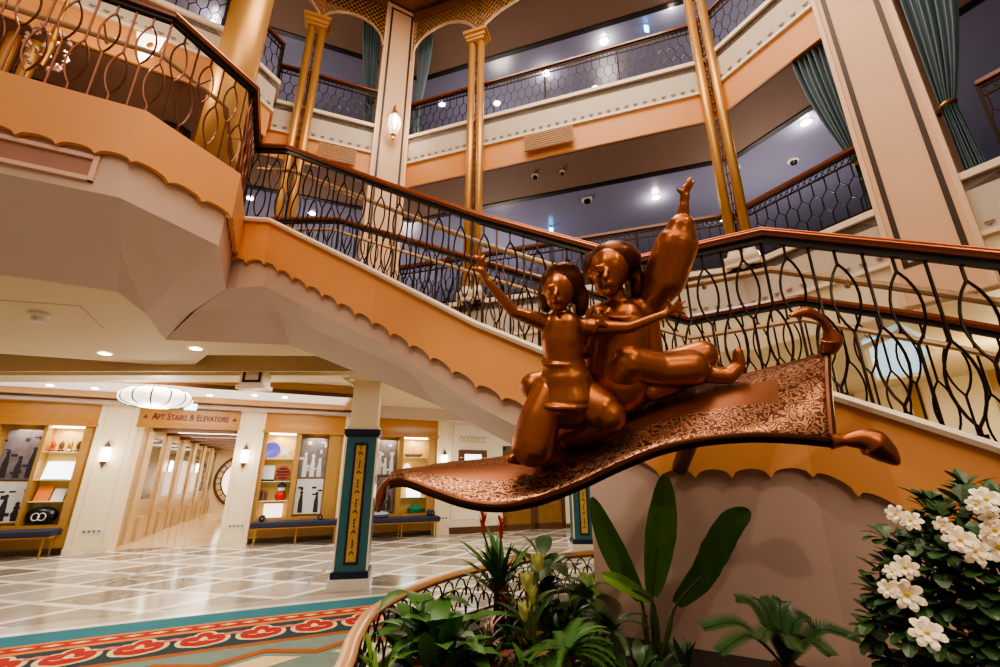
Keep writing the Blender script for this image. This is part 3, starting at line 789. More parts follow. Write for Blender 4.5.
# ---- small fittings in the gallery: vents, downlights, cameras
def vent(p, u_, w_, h_, label):
    az_ = atan2(u_.y, u_.x); t = thing('air_vent', label, 'vent', tuple(p), az_)
    MB().box((0, -.005, 0), (w_, .02, h_)).build('grille_panel', MATS['vent_brown'] if 'vent_brown' in MATS else mat('vent_brown', (168, 112, 70), .5), t, False, False)
    m = MB()
    for k in range(int(h_ / .05)): m.box((0, -.018, -h_ / 2 + .03 + k * .05), (w_ * .94, .012, .012))
    m.build('slat', M_brownband, t, False, False)
vp = Vector((CR[0], CR[1], 0)) + u * 3.15 + nn * .10; vent((vp.x, vp.y, L3 - .95), u, .95, .36, 'slatted air vent in the orange band right of the middle twin column')
vp = Vector((LD[0], LD[1], 0)) + ul * 1.28 + nl * .10; vent((vp.x, vp.y, L3 - .95), ul, .7, .36, 'slatted air vent in the orange band left of the slim corner pillar')
def downlight(p, label, r=.075, e=None, group=None):
    t = thing('downlight', label, 'ceiling light', tuple(p), 0, group)
    MB().lathe([(r * 1.35, -.005), (r * 1.35, -.014), (r, -.014), (r, -.005)], n=14).build('trim_ring', M_plastic, t, False, False)
    MB().lathe([(0, -.012), (r, -.012), (r, -.004)], n=14).build('lens', M_spot, t, False, False)
    if e: point('downlight_glow', (p[0], p[1], p[2] - .12), e)
zb3 = S3 + .115; zb2 = S2 + .115
for i, (x, y, q) in enumerate(((604, 41, 'brightest downlight of the top gallery, near its middle'), (546, 73, 'downlight of the top gallery just above the railing, right of the middle twin column'), (671, 4, 'downlight at the top edge of the picture, left of the right twin column'), (442, 104, 'low downlight of the top gallery beside the slim pillar'), (595, 88, 'faint downlight of the top gallery behind the railing panel'), (497, 103, 'downlight behind the top railing next to the middle twin column'))):
    downlight(at_z(x, y, zb3), q, .085, 22 if i < 3 else None)
for i, (x, y, q) in enumerate(((656, 197, 'downlight in the dusk blue ceiling beside the raised bronze hand'), (806, 122, 'bright downlight in the dusk blue ceiling left of the wide peach pillar'), (723, 219, 'downlight low in the blue ceiling left of the right twin column'), (735, 168, 'small downlight seen between the right twin column shafts'), (250, 198, 'downlight behind the stair balusters by the landing corner'), (312, 213, 'downlight behind the stair balusters right of the left twin column'))):
    downlight(at_z(x, y, zb2), q, .07, 16 if i < 2 else None)
downlight(at_z(213, 23, 12.2 if False else S3 - .005), 'downlight in the brown soffit left of the round gold column', .08, 10)
for x, y, z, q in ((551, 227, zb2 - .02, 'glowing blue exit sign under the lower gallery ceiling'), (646, 25, zb3 - .02, 'glowing blue exit sign under the top gallery ceiling')):
    p = at_z(x, y, z); p.z -= .12; t = thing('exit_sign', q, 'sign', tuple(p), .2)
    MB().box((0, 0, 0), (.10, .03, .2)).build('panel', M_cyan, t, False, False); MB().box((0, .0, .12), (.03, .03, .05)).build('hanger', M_iron, t, False, False)
def dome(p, label, r=.09, m2=None, name='security_camera', cat='camera'):
    t = thing(name, label, cat, tuple(p)); MB().lathe([(r, 0), (r, -.03), (r * .8, -.045)], n=14).build('base', M_plastic, t, False, False)
    MB().lathe([(r * .7, -.04), (r * .55, -.09), (.0, -.11)], n=14).build('dome', m2 or M_glossbl, t, False, False)
dome(at_z(587, 199, zb2), 'white ringed dome camera in the blue ceiling above the sculpture heads', .12)
dome(at_z(535, 175, S2), 'small dome sensor on the brown soffit right of the middle twin column', .07)
dome(at_z(562, 171, S2), 'dark sprinkler rose on the brown soffit beside a dome sensor', .05, M_black, 'sprinkler', 'sprinkler')
dome(at_z(793, 160, zb2), 'dome camera in the blue ceiling behind the right twin column', .10)
dome(at_z(40, 313, 3.1), 'white smoke detector on the cream ceiling below the landing', .09, M_plastic, 'smoke_detector', 'detector')
for x, y, q in ((105, 353, 'left recessed light in the cream ceiling under the landing'), (196, 348, 'right recessed light in the cream ceiling under the landing')): downlight(at_z(x, y, 3.1), q, .07)
for i, (x, y) in enumerate(((20, 373), (70, 377), (50, 385), (95, 388), (255, 395), (285, 397), (210, 395))): downlight(at_z(x, y, 3.2), ['recessed light in the bright ceiling at far left', 'recessed light in the bright ceiling, second from the left', 'recessed light in the bright ceiling over the left case', 'recessed light in the bright ceiling left of the pleated drum lamp', 'recessed light in the bright ceiling above the middle case', 'recessed light in the bright ceiling left of the teal column', 'recessed light in the bright ceiling right of the pleated drum lamp'][i], .06)
p = at_z(75, 330, 3.1)
m = MB()
for a, b in (((0, 300), (80, 306)), ((80, 306), (103, 328))):
    A, B = at_z(a[0], a[1], 3.098), at_z(b[0], b[1], 3.098); d = (B - A); c = (A + B) / 2; m.box(tuple(c), (d.length, .012, .004), atan2(d.y, d.x))
struct('trim_60', m, M_brownband)
# ---- crystal chandelier glimpsed behind the landing rail
p = at_y(48, 48, 4.3)
t = thing('crystal_chandelier', 'rosy crystal chandelier glinting behind the landing railing at far left', 'chandelier', (p.x, p.y, p.z))
m = MB(); M_cry = mat('rosy_crystal', (232, 186, 176), .08, metal=.6, var=.4, scale=30)
for k in range(60):
    a = random.uniform(0, 2 * pi); zz = random.uniform(-.3, .3); r = .20 * sqrt(max(.1, 1 - (zz / .36) ** 2)); m.sphere((p.x + r * cos(a), p.y + r * sin(a), p.z + zz), random.uniform(.018, .035), 6, 4)
m.build('crystal_drop', M_cry, t)['kind'] = 'stuff'
m = MB(); m.lathe([(.03, -.3), (.06, 0), (.03, .3), (.015, 1.2)], (p.x, p.y, p.z), 10); m.build('stem', M_goldd, t)
p = at_y(143, 48, 4.45)
t = thing('hanging_glass_panel', 'white pointed glass hanging behind the landing railing left of the round column', 'wall decoration', (p.x, p.y, p.z))
m = MB(); m.poly([(p.x - .16, p.y, p.z + .30), (p.x + .27, p.y, p.z + .18), (p.x + .22, p.y, p.z - .08), (p.x + .03, p.y, p.z - .32), (p.x - .08, p.y, p.z)])
m.build('panel', M_softglow, t)  # white glow put into the material; the panel is no lamp
m = MB(); m.sphere((p.x + .1, p.y - .02, p.z + .03), (.05, .015, .05)); m.build('ornament', M_goldd, t)
# wall behind the landing with a flat dark sheet for its arched opening
wz = MB(); yb = 6.15
wz.bx(-6.4, -4.3, yb, yb + .1, L2, 6.9); struct('wall_landing', wz, M_orange)
wz = MB(); pts = []
cx_ = at_y(118, 100, yb - .02)
for k in range(17):
    a = pi * k / 16; pts.append((cx_.x + .62 * cos(a), yb - .02, L2 + .55 + .62 * sin(a)))
pts += [(cx_.x - .62, yb - .02, L2), (cx_.x + .62, yb - .02, L2)]
wz.poly(pts); struct('door_1', wz, mat('dark_opening', (66, 54, 44), .7))

# ================================================================ LOWER HALL THINGS
def case(s, W, bays, label):
    o = wl(s); t = thing('display_case', label, 'display case', tuple(o), WR)
    m = MB(); m.bx(0, W, .32, .36, .42, 2.98); m.build('back_panel', M_casein, t, False, False)
    m = MB(); m.bx(0, W, -.02, .36, .12, .55); m.bx(0, .06, -.0, .36, .55, 2.98); m.bx(W - .06, W, 0, .36, .55, 2.98); m.bx(0, W, -.0, .36, 2.5, 2.98)
    for (a, b) in zip(bays, bays[1:]): m.bx(a[1], b[0], -.02, .34, .55, 2.52)
    m.bx(.06, bays[0][0], -.02, .02, .55, 2.52); m.bx(bays[-1][1], W - .06, -.02, .02, .55, 2.52); m.build('oak_frame', M_oak, t, False, False)
    m = MB(); m.bx(-.02, W + .02, -.06, .02, 2.56, 2.98); m.bx(-.03, W + .03, -.09, .0, 2.50, 2.56); m.build('header', M_oakd, t, False, False)
    return t
def shelves(t, bay, zs):
    for z in zs:
        MB().bx(bay[0] + .01, bay[1] - .01, .03, .31, z - .012, z).build('glass_shelf', mat('shelf_glass', (226, 236, 220), .1, var=.02, emit=.15) if 'shelf_glass' not in MATS else MATS['shelf_glass'], t, False, False)  # shelves glow a little, case light put into the glass
    l = MB(); l.bx(bay[0] + .02, bay[1] - .02, .06, .16, 2.47, 2.495); l.build('strip_light', M_glow, t, False, False)
def wpt(s, y, z): return wl(s, -y, z)
c1_ = case(-2.25, 1.88, [(.34, 1.02), (1.08, 1.68)], 'golden oak display case at far left beside the first cream pilaster')
c2_ = case(2.86, 1.86, [(.10, .74), (.86, 1.52)], 'golden oak display case between cream pilaster and teal column')
c3_ = case(5.25, 1.97, [(.36, .92), (1.04, 1.74)], 'golden oak display case to the right of the teal column')
shelves(c1_, (1.08, 1.68), (1.0, 1.42, 1.98)); shelves(c2_, (.10, .74), (.93, 1.37, 1.9)); shelves(c3_, (1.04, 1.74), (.95, 1.5, 1.98))
# lights in cases
for s, a in ((-2.25, 1.38), (-2.25, .68), (2.86, .42), (2.86, 1.2), (5.25, 1.4), (5.25, .64)):
    p = wpt(s + a, .1, 2.42); l = area('case_light', tuple(p), .4, 5, (1, .84, .6))
def photo(s0, s1, z0, z1, base, dark, label, seed, figs=3):
    p = wpt((s0 + s1) / 2, .24, z0); t = thing('framed_photograph', label, 'photograph', tuple(p), WR)
    W = s1 - s0; H = z1 - z0
    m = MB(); m.bx(-W / 2, W / 2, 0, .02, 0, H); m.m = 1
    rr = random.Random(seed)
    for k in range(figs):
        x = -W * .3 + W * .6 * k / max(1, figs - 1) + rr.uniform(-.03, .03); h = H * rr.uniform(.35, .6)
        m.slab([(x - .05, -.004, .03), (x + .06, -.004, .03), (x + .045, -.004, h * .7), (x + .03, -.004, h), (x - .02, -.004, h), (x - .05, -.004, h * .65)], (0, .003, 0)); m.sphere((x, -.003, h + .04), (.038, .004, .045), 8, 5)
        for q in range(3): m.box((x + rr.uniform(-.1, .1), -.003, rr.uniform(.1, H * .9)), (rr.uniform(.03, .12), .004, rr.uniform(.02, .09)))
    m.build('print', [base, dark], t, False, False)
M_phg = mat('grey_photo_print', (120, 112, 118), .5, var=.7, scale=7); M_phw = mat('white_photo_print', (226, 224, 228), .5, var=.05); M_phd = mat('dark_photo_ink', (52, 48, 56), .5, var=.3, scale=10)
photo(-1.88, -1.26, 1.42, 2.42, M_phg, M_phd, 'grey montage photograph in the upper left pane of the far left case', 3)
photo(-1.88, -1.26, .6, 1.38, M_phw, M_phd, 'white sheet with dark figures in the lower left pane of the far left case', 4)
photo(3.74, 4.36, 1.44, 2.44, M_phg, M_phw, 'grey montage photograph in the upper right pane of the middle case', 5)
photo(3.74, 4.36, .6, 1.42, M_phw, M_phd, 'white print with two dark silhouettes in the middle case', 6, 2)
photo(5.63, 6.15, 1.5, 2.42, M_phg, M_phw, 'grey photograph in the upper left pane of the case right of the teal column', 8)
photo(5.63, 6.15, .6, 1.46, M_phg, M_phd, 'dark photograph in the lower left pane of the case right of the teal column', 9)
def item(name, label, cat, s, z, parts, y=.17):
    p = wpt(s, y, z); t = thing(name, label, cat, tuple(p), WR)
    for nm_, mb, m_ in parts: mb.build(nm_, m_, t, True, False)
def framed(w_, h_, tilt=.12):
    m = MB().slab([(-w_ / 2, 0, 0), (w_ / 2, 0, 0), (w_ / 2, tilt, h_), (-w_ / 2, tilt, h_)], (0, .02, 0)); return m
item('document', 'white framed document on the middle shelf of the far left case', 'document', -.86, 1.42, [('sheet', framed(.48, .36), M_whiteglow), ('stand', MB().bx(-.2, .2, -.02, .14, 0, .012), M_brass)], .1)  # sheet glows, light on the paper put into its material
item('orange_book', 'orange book standing on the lower shelf of the far left case', 'book', -1.0, 1.0, [('cover', framed(.24, .30), mat('orange_cover', (232, 130, 40), .5))], .1)
item('card', 'white card beside the orange book in the far left case', 'card', -.74, 1.0, [('sheet', framed(.2, .24), M_phw)], .06)
vc = MB(); vc.sphere((0, .02, .17), (.26, .12, .17), 18, 12)
rg = MB()
for dx in (-.05, .05): rg.tube([(dx + .06 * cos(a), -.12, .15 + .07 * sin(a)) for a in [2 * pi * k / 14 for k in range(14)]], .01, 5, True)
item('black_vase', 'rounded black object with white rings at the foot of the far left case', 'ornament', -.92, .56, [('body', vc, M_glossbl), ('ring_motif', rg, M_phw)], .14)
for k, (s, cc_) in enumerate(((-1.08, M_red), (-.94, M_wood2), (-.80, M_brass), (-.66, M_wood2))):
    fb_ = MB().lathe([(.05, 0), (.055, .03), (.03, .06), (.045, .12), (.03, .2), (.0, .24)], n=12)
    item('figurine', ['small red', 'small brown', 'small brass', 'second small brown'][k] + ' figurine on the top shelf of the far left case', 'figurine', s, 1.98, [('body', fb_, cc_), ('plinth', MB().lathe([(.06, 0), (.06, .02)], n=12), M_glossbl)])
pl = MB().lathe([(0, 0), (.12, .0), (.19, .03), (.19, .04), (.0, .012)], n=24); pl.v = [Vector((a.x, -a.z, a.y + .2)) for a in pl.v]
item('plate', 'blue and violet plate on the top shelf of the middle case', 'plate', 3.08, 1.9, [('dish', pl, mat('violet_glaze', (92, 84, 190), .2, var=.5, scale=14, emit=.3))], .18)  # faint glow put into the glaze for light on the plate
stq = []
for k in range(10): a = pi / 2 + 2 * pi * k / 10; r = .17 if k % 2 == 0 else .07; stq.append((r * cos(a), 0, .18 + r * sin(a)))
item('star_ornament', 'white five pointed star on the top shelf of the middle case', 'ornament', 3.38, 1.9, [('star', MB().slab(stq, (0, .03, 0)), M_phw)], .15)
item('white_book', 'white book on the second shelf of the middle case', 'book', 3.08, 1.37, [('cover', framed(.26, .36, .06), M_phw), ('base_strip', MB().bx(-.14, .14, -.02, .03, 0, .04), M_glossbl)], .12)
dr = MB().lathe([(0, 0), (.17, 0), (.17, .05), (.0, .05)], n=24); dr.v = [Vector((a.x, a.z, a.y + .18)) for a in dr.v]
drs = MB()
for k in range(4): drs.box((0, -.006, .18 + (k - 1.5) * .07), (.26 if abs(k - 1.5) < 1 else .17, .01, .02))
item('striped_disc', 'red and dark striped round disc on the second shelf of the middle case', 'ornament', 3.40, 1.37, [('disc', dr, mat('brick_red', (150, 62, 50), .5)), ('stripe', drs, M_glossbl)], .15)
for k in range(3): item('shelf_book', ['brown', 'grey', 'russet'][k] + ' book standing on the third shelf of the middle case', 'book', 3.0 + .055 * k, .93, [('cover', MB().bx(-.02, .02, -.08, .08, 0, .23 - .02 * k), (M_wood2, M_peb, M_rust)[k])], .15)
ib = MB().lathe([(.0, 0), (.10, 0), (.13, .08), (.10, .18), (.05, .2)], n=16); ib2 = MB().lathe([(.05, .2), (.085, .23), (.085, .29), (.0, .3)], n=16); ib3 = MB().lathe([(.0, .30), (.1, .30), (.09, .36), (.0, .42)], n=16)
item('lidded_jar', 'red lidded jar with white collar on the third shelf of the middle case', 'jar', 3.42, .93, [('body', ib, M_red), ('collar', ib2, M_phw), ('lid', ib3, M_glossbl)], .13)
item('gold_box', 'pale gold box at the foot of the middle case', 'box', 3.3, .56, [('box', MB().bx(-.2, .2, -.08, .08, 0, .3), M_softglow), ('lid', MB().bx(-.21, .21, -.09, .09, .3, .33), M_brass)], .18)  # box body glows, case light put into its material
item('framed_card', 'lit white framed card on the lower shelf of the case right of the teal column', 'card', 6.66, .95, [('sheet', framed(.38, .32), M_whiteglow)], .1)  # light on the card put into its material as glow
item('model_ship', 'small dark model boat on the top shelf of the case right of the teal column', 'model', 6.62, 1.98, [('hull', MB().slab([(-.25, 0, .08), (-.18, 0, 0), (.18, 0, 0), (.27, 0, .09)], (0, .1, 0)), M_wood2), ('mast', MB().tube([(0, .05, 0), (0, .05, .3)], .01, 6), M_brass)], .18)
item('white_bust', 'white rounded ornament on the middle shelf of the case right of the teal column', 'ornament', 6.45, 1.5, [('body', MB().lathe([(.0, 0), (.1, 0), (.05, .08), (.11, .2), (.06, .3), (0, .32)], n=14), M_softglow)], .17)  # glow put into the material of the ornament
item('green_ornament', 'green rounded ornament at the foot of the case right of the teal column', 'ornament', 6.75, .56, [('body', MB().lathe([(.0, 0), (.2, 0), (.22, .1), (.1, .2), (0, .22)], n=14), mat('emerald_glaze', (40, 120, 80), .3))], .17)

def bench(label, s, W, first=None):
    o = wl(s, .30); t = thing('upholstered_bench', label, 'bench', tuple(o), WR, 'navy benches below the display cases')
    m = MB(); m.bx(0, W, -.24, .24, .38, .50); o2 = m.build('seat', M_navyfab, t, False, False)
    bv = o2.modifiers.new('soft', 'BEVEL'); bv.width = .03; bv.segments = 3
    m = MB(); m.bx(0.02, W - .02, -.23, .23, .355, .38); m.build('rail', M_brass, t, False, False)
    for x in (.1, W * .5, W - .1):
        for y in (-.2, .2): MB().bx(x - .012, x + .012, y - .012, y + .012, 0, .355).build('leg', M_brass, t, False, False)
    return t
bench('navy upholstered bench with brass legs below the far left display case', -2.5, 2.05)
bench('navy upholstered bench with brass legs below the middle display case', 2.92, 1.9)
bench('navy upholstered bench with brass legs right of the teal column', 5.3, 1.95)
def bolster(s, label, r=.075, L=.34, m_=None):
    p = wl(s, .3, .50 + r); t = thing('bolster', label, 'cushion', tuple(p), WR)
    q = MB(); q.tube([(0, -L / 2, 0), (0, -L / 2 + .02, 0), (0, L / 2 - .02, 0), (0, L / 2, 0)], [r * .8, r, r, r * .8], 14); q.build('cushion', m_ or M_navyfab, t, True, False)
    q = MB(); q.sphere((0, -L / 2, 0), .018, 8, 5); q.build('button', M_brass, t, True, False)
bolster(3.12, 'small navy bolster cushion at the left end of the middle bench', .07, .2)
bolster(7.05, 'navy bolster cushion at the right end of the bench past the teal column')
bolster(4.35, 'second navy bolster cushion, toward the right end of the middle bench', .06, .2)
p = wl(5.75, .3, .5); t = thing('cushion', 'pale blue cushion lying on the bench right of the teal column', 'cushion', tuple(p), WR)
MB().sphere((0, 0, .07), (.24, .17, .075), 14, 8).build('cover', mat('pale_blue_cloth', (150, 160, 190), .8), t, True, False)
MB().tube([(.24 * cos(a), .17 * sin(a), .07) for a in [2 * pi * k / 16 for k in range(16)]], .009, 5, True).build('piping', M_navyfab, t, True, False)

def sconce(s, z, label, k=1.0, d=.08, lit=True):
    o = wl(s, d + .07, z); t = thing('wall_sconce', label, 'wall light', tuple(o), WR, None)
    MB().lathe([(.055, -.15), (.075, -.13), (.08, 0), (.075, .13), (.055, .15)], n=12).build('shade', M_glow, t, True, False)
    for s_ in (-1, 1): MB().lathe([(.0, s_ * .29), (.02, s_ * .24), (.06, s_ * .165), (.066, s_ * .145), (.0, s_ * .145)], n=12).build('finial', M_wood2, t, True, False)
    MB().box((0, .055, 0), (.05, .05, .3)).build('back_plate', M_brass, t, False, False)
    p = wl(s, d + .32, z); point('sconce_light', tuple(p), 7 * k)
sconce(-.07, 1.93, 'lit pointed wall sconce on the first cream pilaster, left of the corridor')
sconce(2.54, 1.93, 'lit pointed wall sconce on the second cream pilaster, right of the corridor')
sconce(7.42, 1.9, 'lit pointed wall sconce right of the last display case', .8)
for d_, s_ in ((-3.2, 'near'), (-6.8, 'far')):
    o = wl(c0 + .12, d_, 1.75); t = thing('corridor_light', 'lit wall light on the corridor panelling, %s one' % s_, 'wall light', tuple(o), WR)
    MB().lathe([(.04, -.14), (.05, 0), (.04, .14)], n=10).build('shade', M_glow, t, True, False); MB().box((-.04, 0, 0), (.06, .05, .24)).build('back_plate', M_brass, t, False, False)
for s_, q in ((.02, 'white socket plate low on the first cream pilaster'), (2.60, 'white socket plate low on the second cream pilaster'), (7.42, 'white socket plate low on the pilaster after the last display case')):
    o = wl(s_, .085, .40); t = thing('socket_plate', q, 'socket', tuple(o), WR)
    MB().box((0, 0, 0), (.34, .012, .09)).build('plate', M_plastic, t, False, False)
    for k in range(4): MB().box((-.12 + .08 * k, -.008, .01), (.045, .008, .045)).build('outlet', M_phg, t, False, False)
# ---- header sign over the corridor
o = wl((c0 + c1) / 2, .0, 2.74); t = thing('header_sign', 'golden wooden header sign over the corridor, with dark lettering', 'sign', tuple(o), WR)
W_ = c1 - c0 - .02
MB().box((0, -.02, 0), (W_, .1, .42)).build('board', M_oakd, t, False, False)
m = MB()
for z in (-.19, .19): m.box((0, -.08, z), (W_, .03, .03))
for x in (-W_ / 2 + .03, W_ / 2 - .03): m.box((x, -.08, 0), (.03, .03, .38))
m.box((0, -.075, -.13), (W_ - .1, .012, .012)); m.build('moulding', M_oak, t, False, False)
def text_mesh(body, size, small=None, ext=.004):
    cu = bpy.data.curves.new('lettering', 'FONT'); cu.body = body; cu.size = size; cu.align_x = 'CENTER'; cu.align_y = 'CENTER'; cu.extrude = ext; cu.offset = .003
    if small:
        cu.small_caps_scale = small
        for i, ch in enumerate(body):
            cu.body_format[i].use_small_caps = True
    ob = bpy.data.objects.new('lettering', cu); COL.objects.link(ob)
    bpy.context.view_layer.update(); dg = bpy.context.evaluated_depsgraph_get()
    me = bpy.data.meshes.new_from_object(ob.evaluated_get(dg)); bpy.data.objects.remove(ob); return me
me = text_mesh('Aft Stairs & Elevators', .215, .78)
me.materials.clear(); me.materials.append(mat('dark_red_lettering', (96, 26, 22), .4))
o2 = bpy.data.objects.new('lettering', me); COL.objects.link(o2); o2.parent = t; o2.location = (0, -.085, .03); o2.rotation_euler = (pi / 2, 0, 0)
xs = [v.co.x for v in me.vertices]; o2.scale = ((W_ - .52) / (max(xs) - min(xs)), 1.0, 1)
m = MB()
for x in (-W_ / 2 + .14, W_ / 2 - .14):
    m.sphere((x, -.08, .03), (.022, .01, .035), 8, 5); m.sphere((x - .03, -.08, .0), (.02, .008, .012), 8, 5); m.sphere((x + .03, -.08, .0), (.02, .008, .012), 8, 5)
m.build('floral_mark', MATS['dark_red_lettering'], t, True, False)
# small cyan sign under ceiling
p = at_y(191, 407, 9.4); t = thing('small_lit_sign', 'small pale cyan lit sign just right of the pleated drum lamp', 'sign', tuple(p), WR)
MB().box((0, 0, 0), (.22, .03, .13)).build('panel', mat('pale_cyan_sign', (190, 236, 240), .4, emit=1.5), t, False, False); MB().box((0, 0, .1), (.04, .02, .1)).build('hanger', M_plastic, t, False, False)
# ---- pleated drum lamp
p = at_y(156, 398, 7.9); R_ = .53
t = thing('drum_pendant', 'large white lobed drum pendant lamp with dark ribs under the bright ceiling', 'pendant lamp', (p.x, p.y, p.z))
n_ = 12
def fn(a, b):
    th = 2 * pi * a; ph = -pi / 2 + pi * b; k = 1 + .03 * abs(sin(n_ / 2 * th))
    c_ = cos(ph); s_ = sin(ph); c_ = abs(c_) ** .55; s_ = (abs(s_) ** .8) * (1 if s_ > 0 else -1)
    return Vector((R_ * k * c_ * cos(th), R_ * k * c_ * sin(th), .165 * s_)) + p
MB().grid(fn, 72, 12).build('shade', M_softglow, t, 'all')
m = MB()
for k in range(n_):
    th = 2 * pi * (k) / n_; m.tube([p + Vector((R_ * 1.006 * abs(cos(f)) ** .55 * cos(th), R_ * 1.006 * abs(cos(f)) ** .55 * sin(th), .165 * (abs(sin(f)) ** .8) * (1 if f > 0 else -1))) for f in [-1.35 + 2.7 * j / 12 for j in range(13)]], .012, 5)
m.build('rib', M_iron, t, True)
m = MB().lathe([(.02, .18), (.02, 3.26 - p.z)], tuple(p), 8); m.lathe([(.12, 3.2 - p.z), (.12, 3.24 - p.z)], tuple(p), 14); m.build('stem', M_brass, t)
point('pendant_light', (p.x, p.y, p.z - .35), 40)
# ---- teal columns
def teal_col(loc, rz, label):
    t = thing('teal_column', label, 'column', loc, rz, 'square teal columns')
    m = MB(); m.box((0, 0, .07), (.56, .56, .14)); m.build('plinth', M_marble, t, False, False)
    m = MB(); m.box((0, 0, 1.12), (.46, .46, 1.98)); m.build('shaft', M_teal, t, False, False)
    m = MB(); m.box((0, 0, .18), (.51, .51, .09)); m.box((0, 0, 2.13), (.52, .52, .08)); m.box((0, 0, 2.08), (.49, .49, .04))
    m.build('band', M_navy, t, False, False)
    m = MB(); m.box((0, -.232, 1.14), (.20, .012, 1.66)); m.box((0, .232, 1.14), (.2, .012, 1.66)); m.build('inset_border', M_navy, t, False, False)
    m = MB(); m.box((0, -.236, 1.14), (.135, .012, 1.58)); m.box((0, .236, 1.14), (.135, .012, 1.58)); m.build('gold_panel', M_goldpan, t, False, False)
    m = MB()
    for k in range(6):
        z = .45 + k * .27; m.slab([(-.04, -.246, z), (0, -.246, z + .045), (.04, -.246, z), (.025, -.246, z - .005), (0, -.246, z + .02), (-.025, -.246, z - .005)], (0, .006, 0))
        for q in (.09, .13, .17): m.sphere((0, -.244, z + q), (.012, .005, .018), 6, 4)
    m.build('chevron_motif', M_navy, t, False, False)
    m = MB()
    for x in (-.225, .225): m.bx(x - .012, x + .012, -.238, -.22, .24, 2.05)
    m.build('edge_stripe', M_trimw, t, False, False)
    m = MB(); m.box((0, 0, 2.55), (.40, .40, .78)); m.box((0, 0, 2.2), (.46, .46, .06)); m.box((0, 0, 3.0), (.56, .56, .14)); m.build('upper_shaft', M_cream, t, False, False)
    return t
tc_ = teal_col((-2.13, 7.06, 0), .18, 'square teal column with gold ornamental panel standing by the carpet edge')
copy_tree(tc_, (1.78, 10.3, 0), .0, 'square teal column seen low beside the wall below the stair, beyond the planter')
# ---- TV panel, letters and doors on the far wall
o = wl(8.3, .0, 1.98); t = thing('wall_screen', 'lit white screen in a dark frame on the far white wall', 'screen', tuple(o), WR)
MB().box((0, 0, 0), (.86, .05, .44)).build('frame', M_wood2, t, False, False); MB().box((0, -.03, -.02), (.5, .012, .24)).build('panel', M_whiteglow, t, False, False)
m = MB()
for x in (-.34, .34): m.lathe([(.0, 0), (.06, 0), (.06, .02)], (x, -.03, 0), 10)
m.build('boss', M_brass, t, False, False)
o = wl(8.3, .0, 2.5); t = thing('scroll_ornament', 'thin tan scrolling ornament on the wall above the lit screen', 'wall decoration', tuple(o), WR)
m = MB()
for k in range(7):
    x = -.36 + .12 * k; m.tube([(x + .05 * cos(a), -.01, .0 + .08 * sin(a)) for a in [0.5 + 4.8 * j / 10 for j in range(11)]], .009, 4)
m.build('scroll', M_oak, t, False, False)
for k in range(2):
    s0 = 9.27 + k * 1.04; dm = MB()
    for a in ((s0, s0 + .1, 0, 2.33), (s0 + .93, s0 + 1.03, 0, 2.33), (s0, s0 + 1.03, 0, .16), (s0, s0 + 1.03, 2.2, 2.33), (s0, s0 + 1.03, 1.05, 1.13)): wbox(dm, a[0], a[1], -.1, -.03, a[2], a[3])
    d_ = dm.build('door_%d' % (k + 2), M_wood2, None); d_['kind'] = 'structure'
    q = MB(); wbox(q, s0 + .1, s0 + .93, -.08, -.06, .16, 2.2); q.build('pane', mat('amber_door_glass_%d' % k, (150, 116, 74), .1, metal=.5, var=.5, scale=4), d_)
    q = MB(); wbox(q, s0 + (.86 if k == 0 else .14), s0 + (.89 if k == 0 else .17), -.03, .03, .95, 1.35); q.build('door_handle', M_brass, d_)
# ================================================================ CARPET
E0 = Vector((-4.91, 5.02, 0)); cu_ = Vector((.905, .425, 0)).normalized(); cn_ = Vector((cu_.y, -cu_.x, 0))
def cpt(s, d, z): return E0 + cu_ * s + cn_ * (d - .035 * sin((s - .2) * .9)) + Vector((0, 0, z))
c_m = MB(); CM = [mat('carpet_teal', (44, 118, 134), .95, var=.2, scale=24), mat('carpet_orange', (226, 136, 52), .95, var=.15, scale=24), mat('carpet_red', (186, 34, 30), .95, var=.15, scale=24), mat('carpet_navy', (36, 60, 70), .95, var=.2, scale=24), mat('carpet_cream', (244, 218, 160), .95, var=.1, scale=24), mat('carpet_grey_teal', (124, 146, 136), .95, var=.2, scale=10), mat('carpet_rust', (176, 92, 30), .95, var=.2, scale=20), mat('carpet_rose', (220, 118, 104), .95, var=.2, scale=24)]
def cband(d0, d1, z, mi, s0=-5, s1=3.72, n=40):
    c_m.m = mi
    for k in range(n):
        a = s0 + (s1 - s0) * k / n; b = s0 + (s1 - s0) * (k + 1) / n
        c_m.quad(cpt(a, d0, z), cpt(b, d0, z), cpt(b, d1, z), cpt(a, d1, z))
cband(.10, .49, .010, 0); cband(.49, .54, .011, 1); cband(.54, .70, .010, 2); cband(.70, .77, .011, 1); cband(.77, 1.33, .010, 3); cband(1.33, 1.41, .011, 6); cband(1.41, 4.9, .010, 5)
c_m.m = 0
for k in range(40):
    a = -5 + 8.72 * k / 40; b = -5 + 8.72 * (k + 1) / 40; c_m.quad(cpt(a, .10, 0), cpt(b, .10, 0), cpt(b, .10, .01), cpt(a, .10, .01))
for k in range(41):
    s = -4.6 + k * .2; c_m.m = 4; c_m.poly([cpt(s - .085, .62, .013), cpt(s, .585, .013), cpt(s + .085, .62, .013), cpt(s, .655, .013)])
def blob(s, d, fn, z, mi, n=36):
    c_m.m = mi; c_m.poly([cpt(s + fn(2 * pi * k / n)[0], d - fn(2 * pi * k / n)[1], z) for k in range(n)])
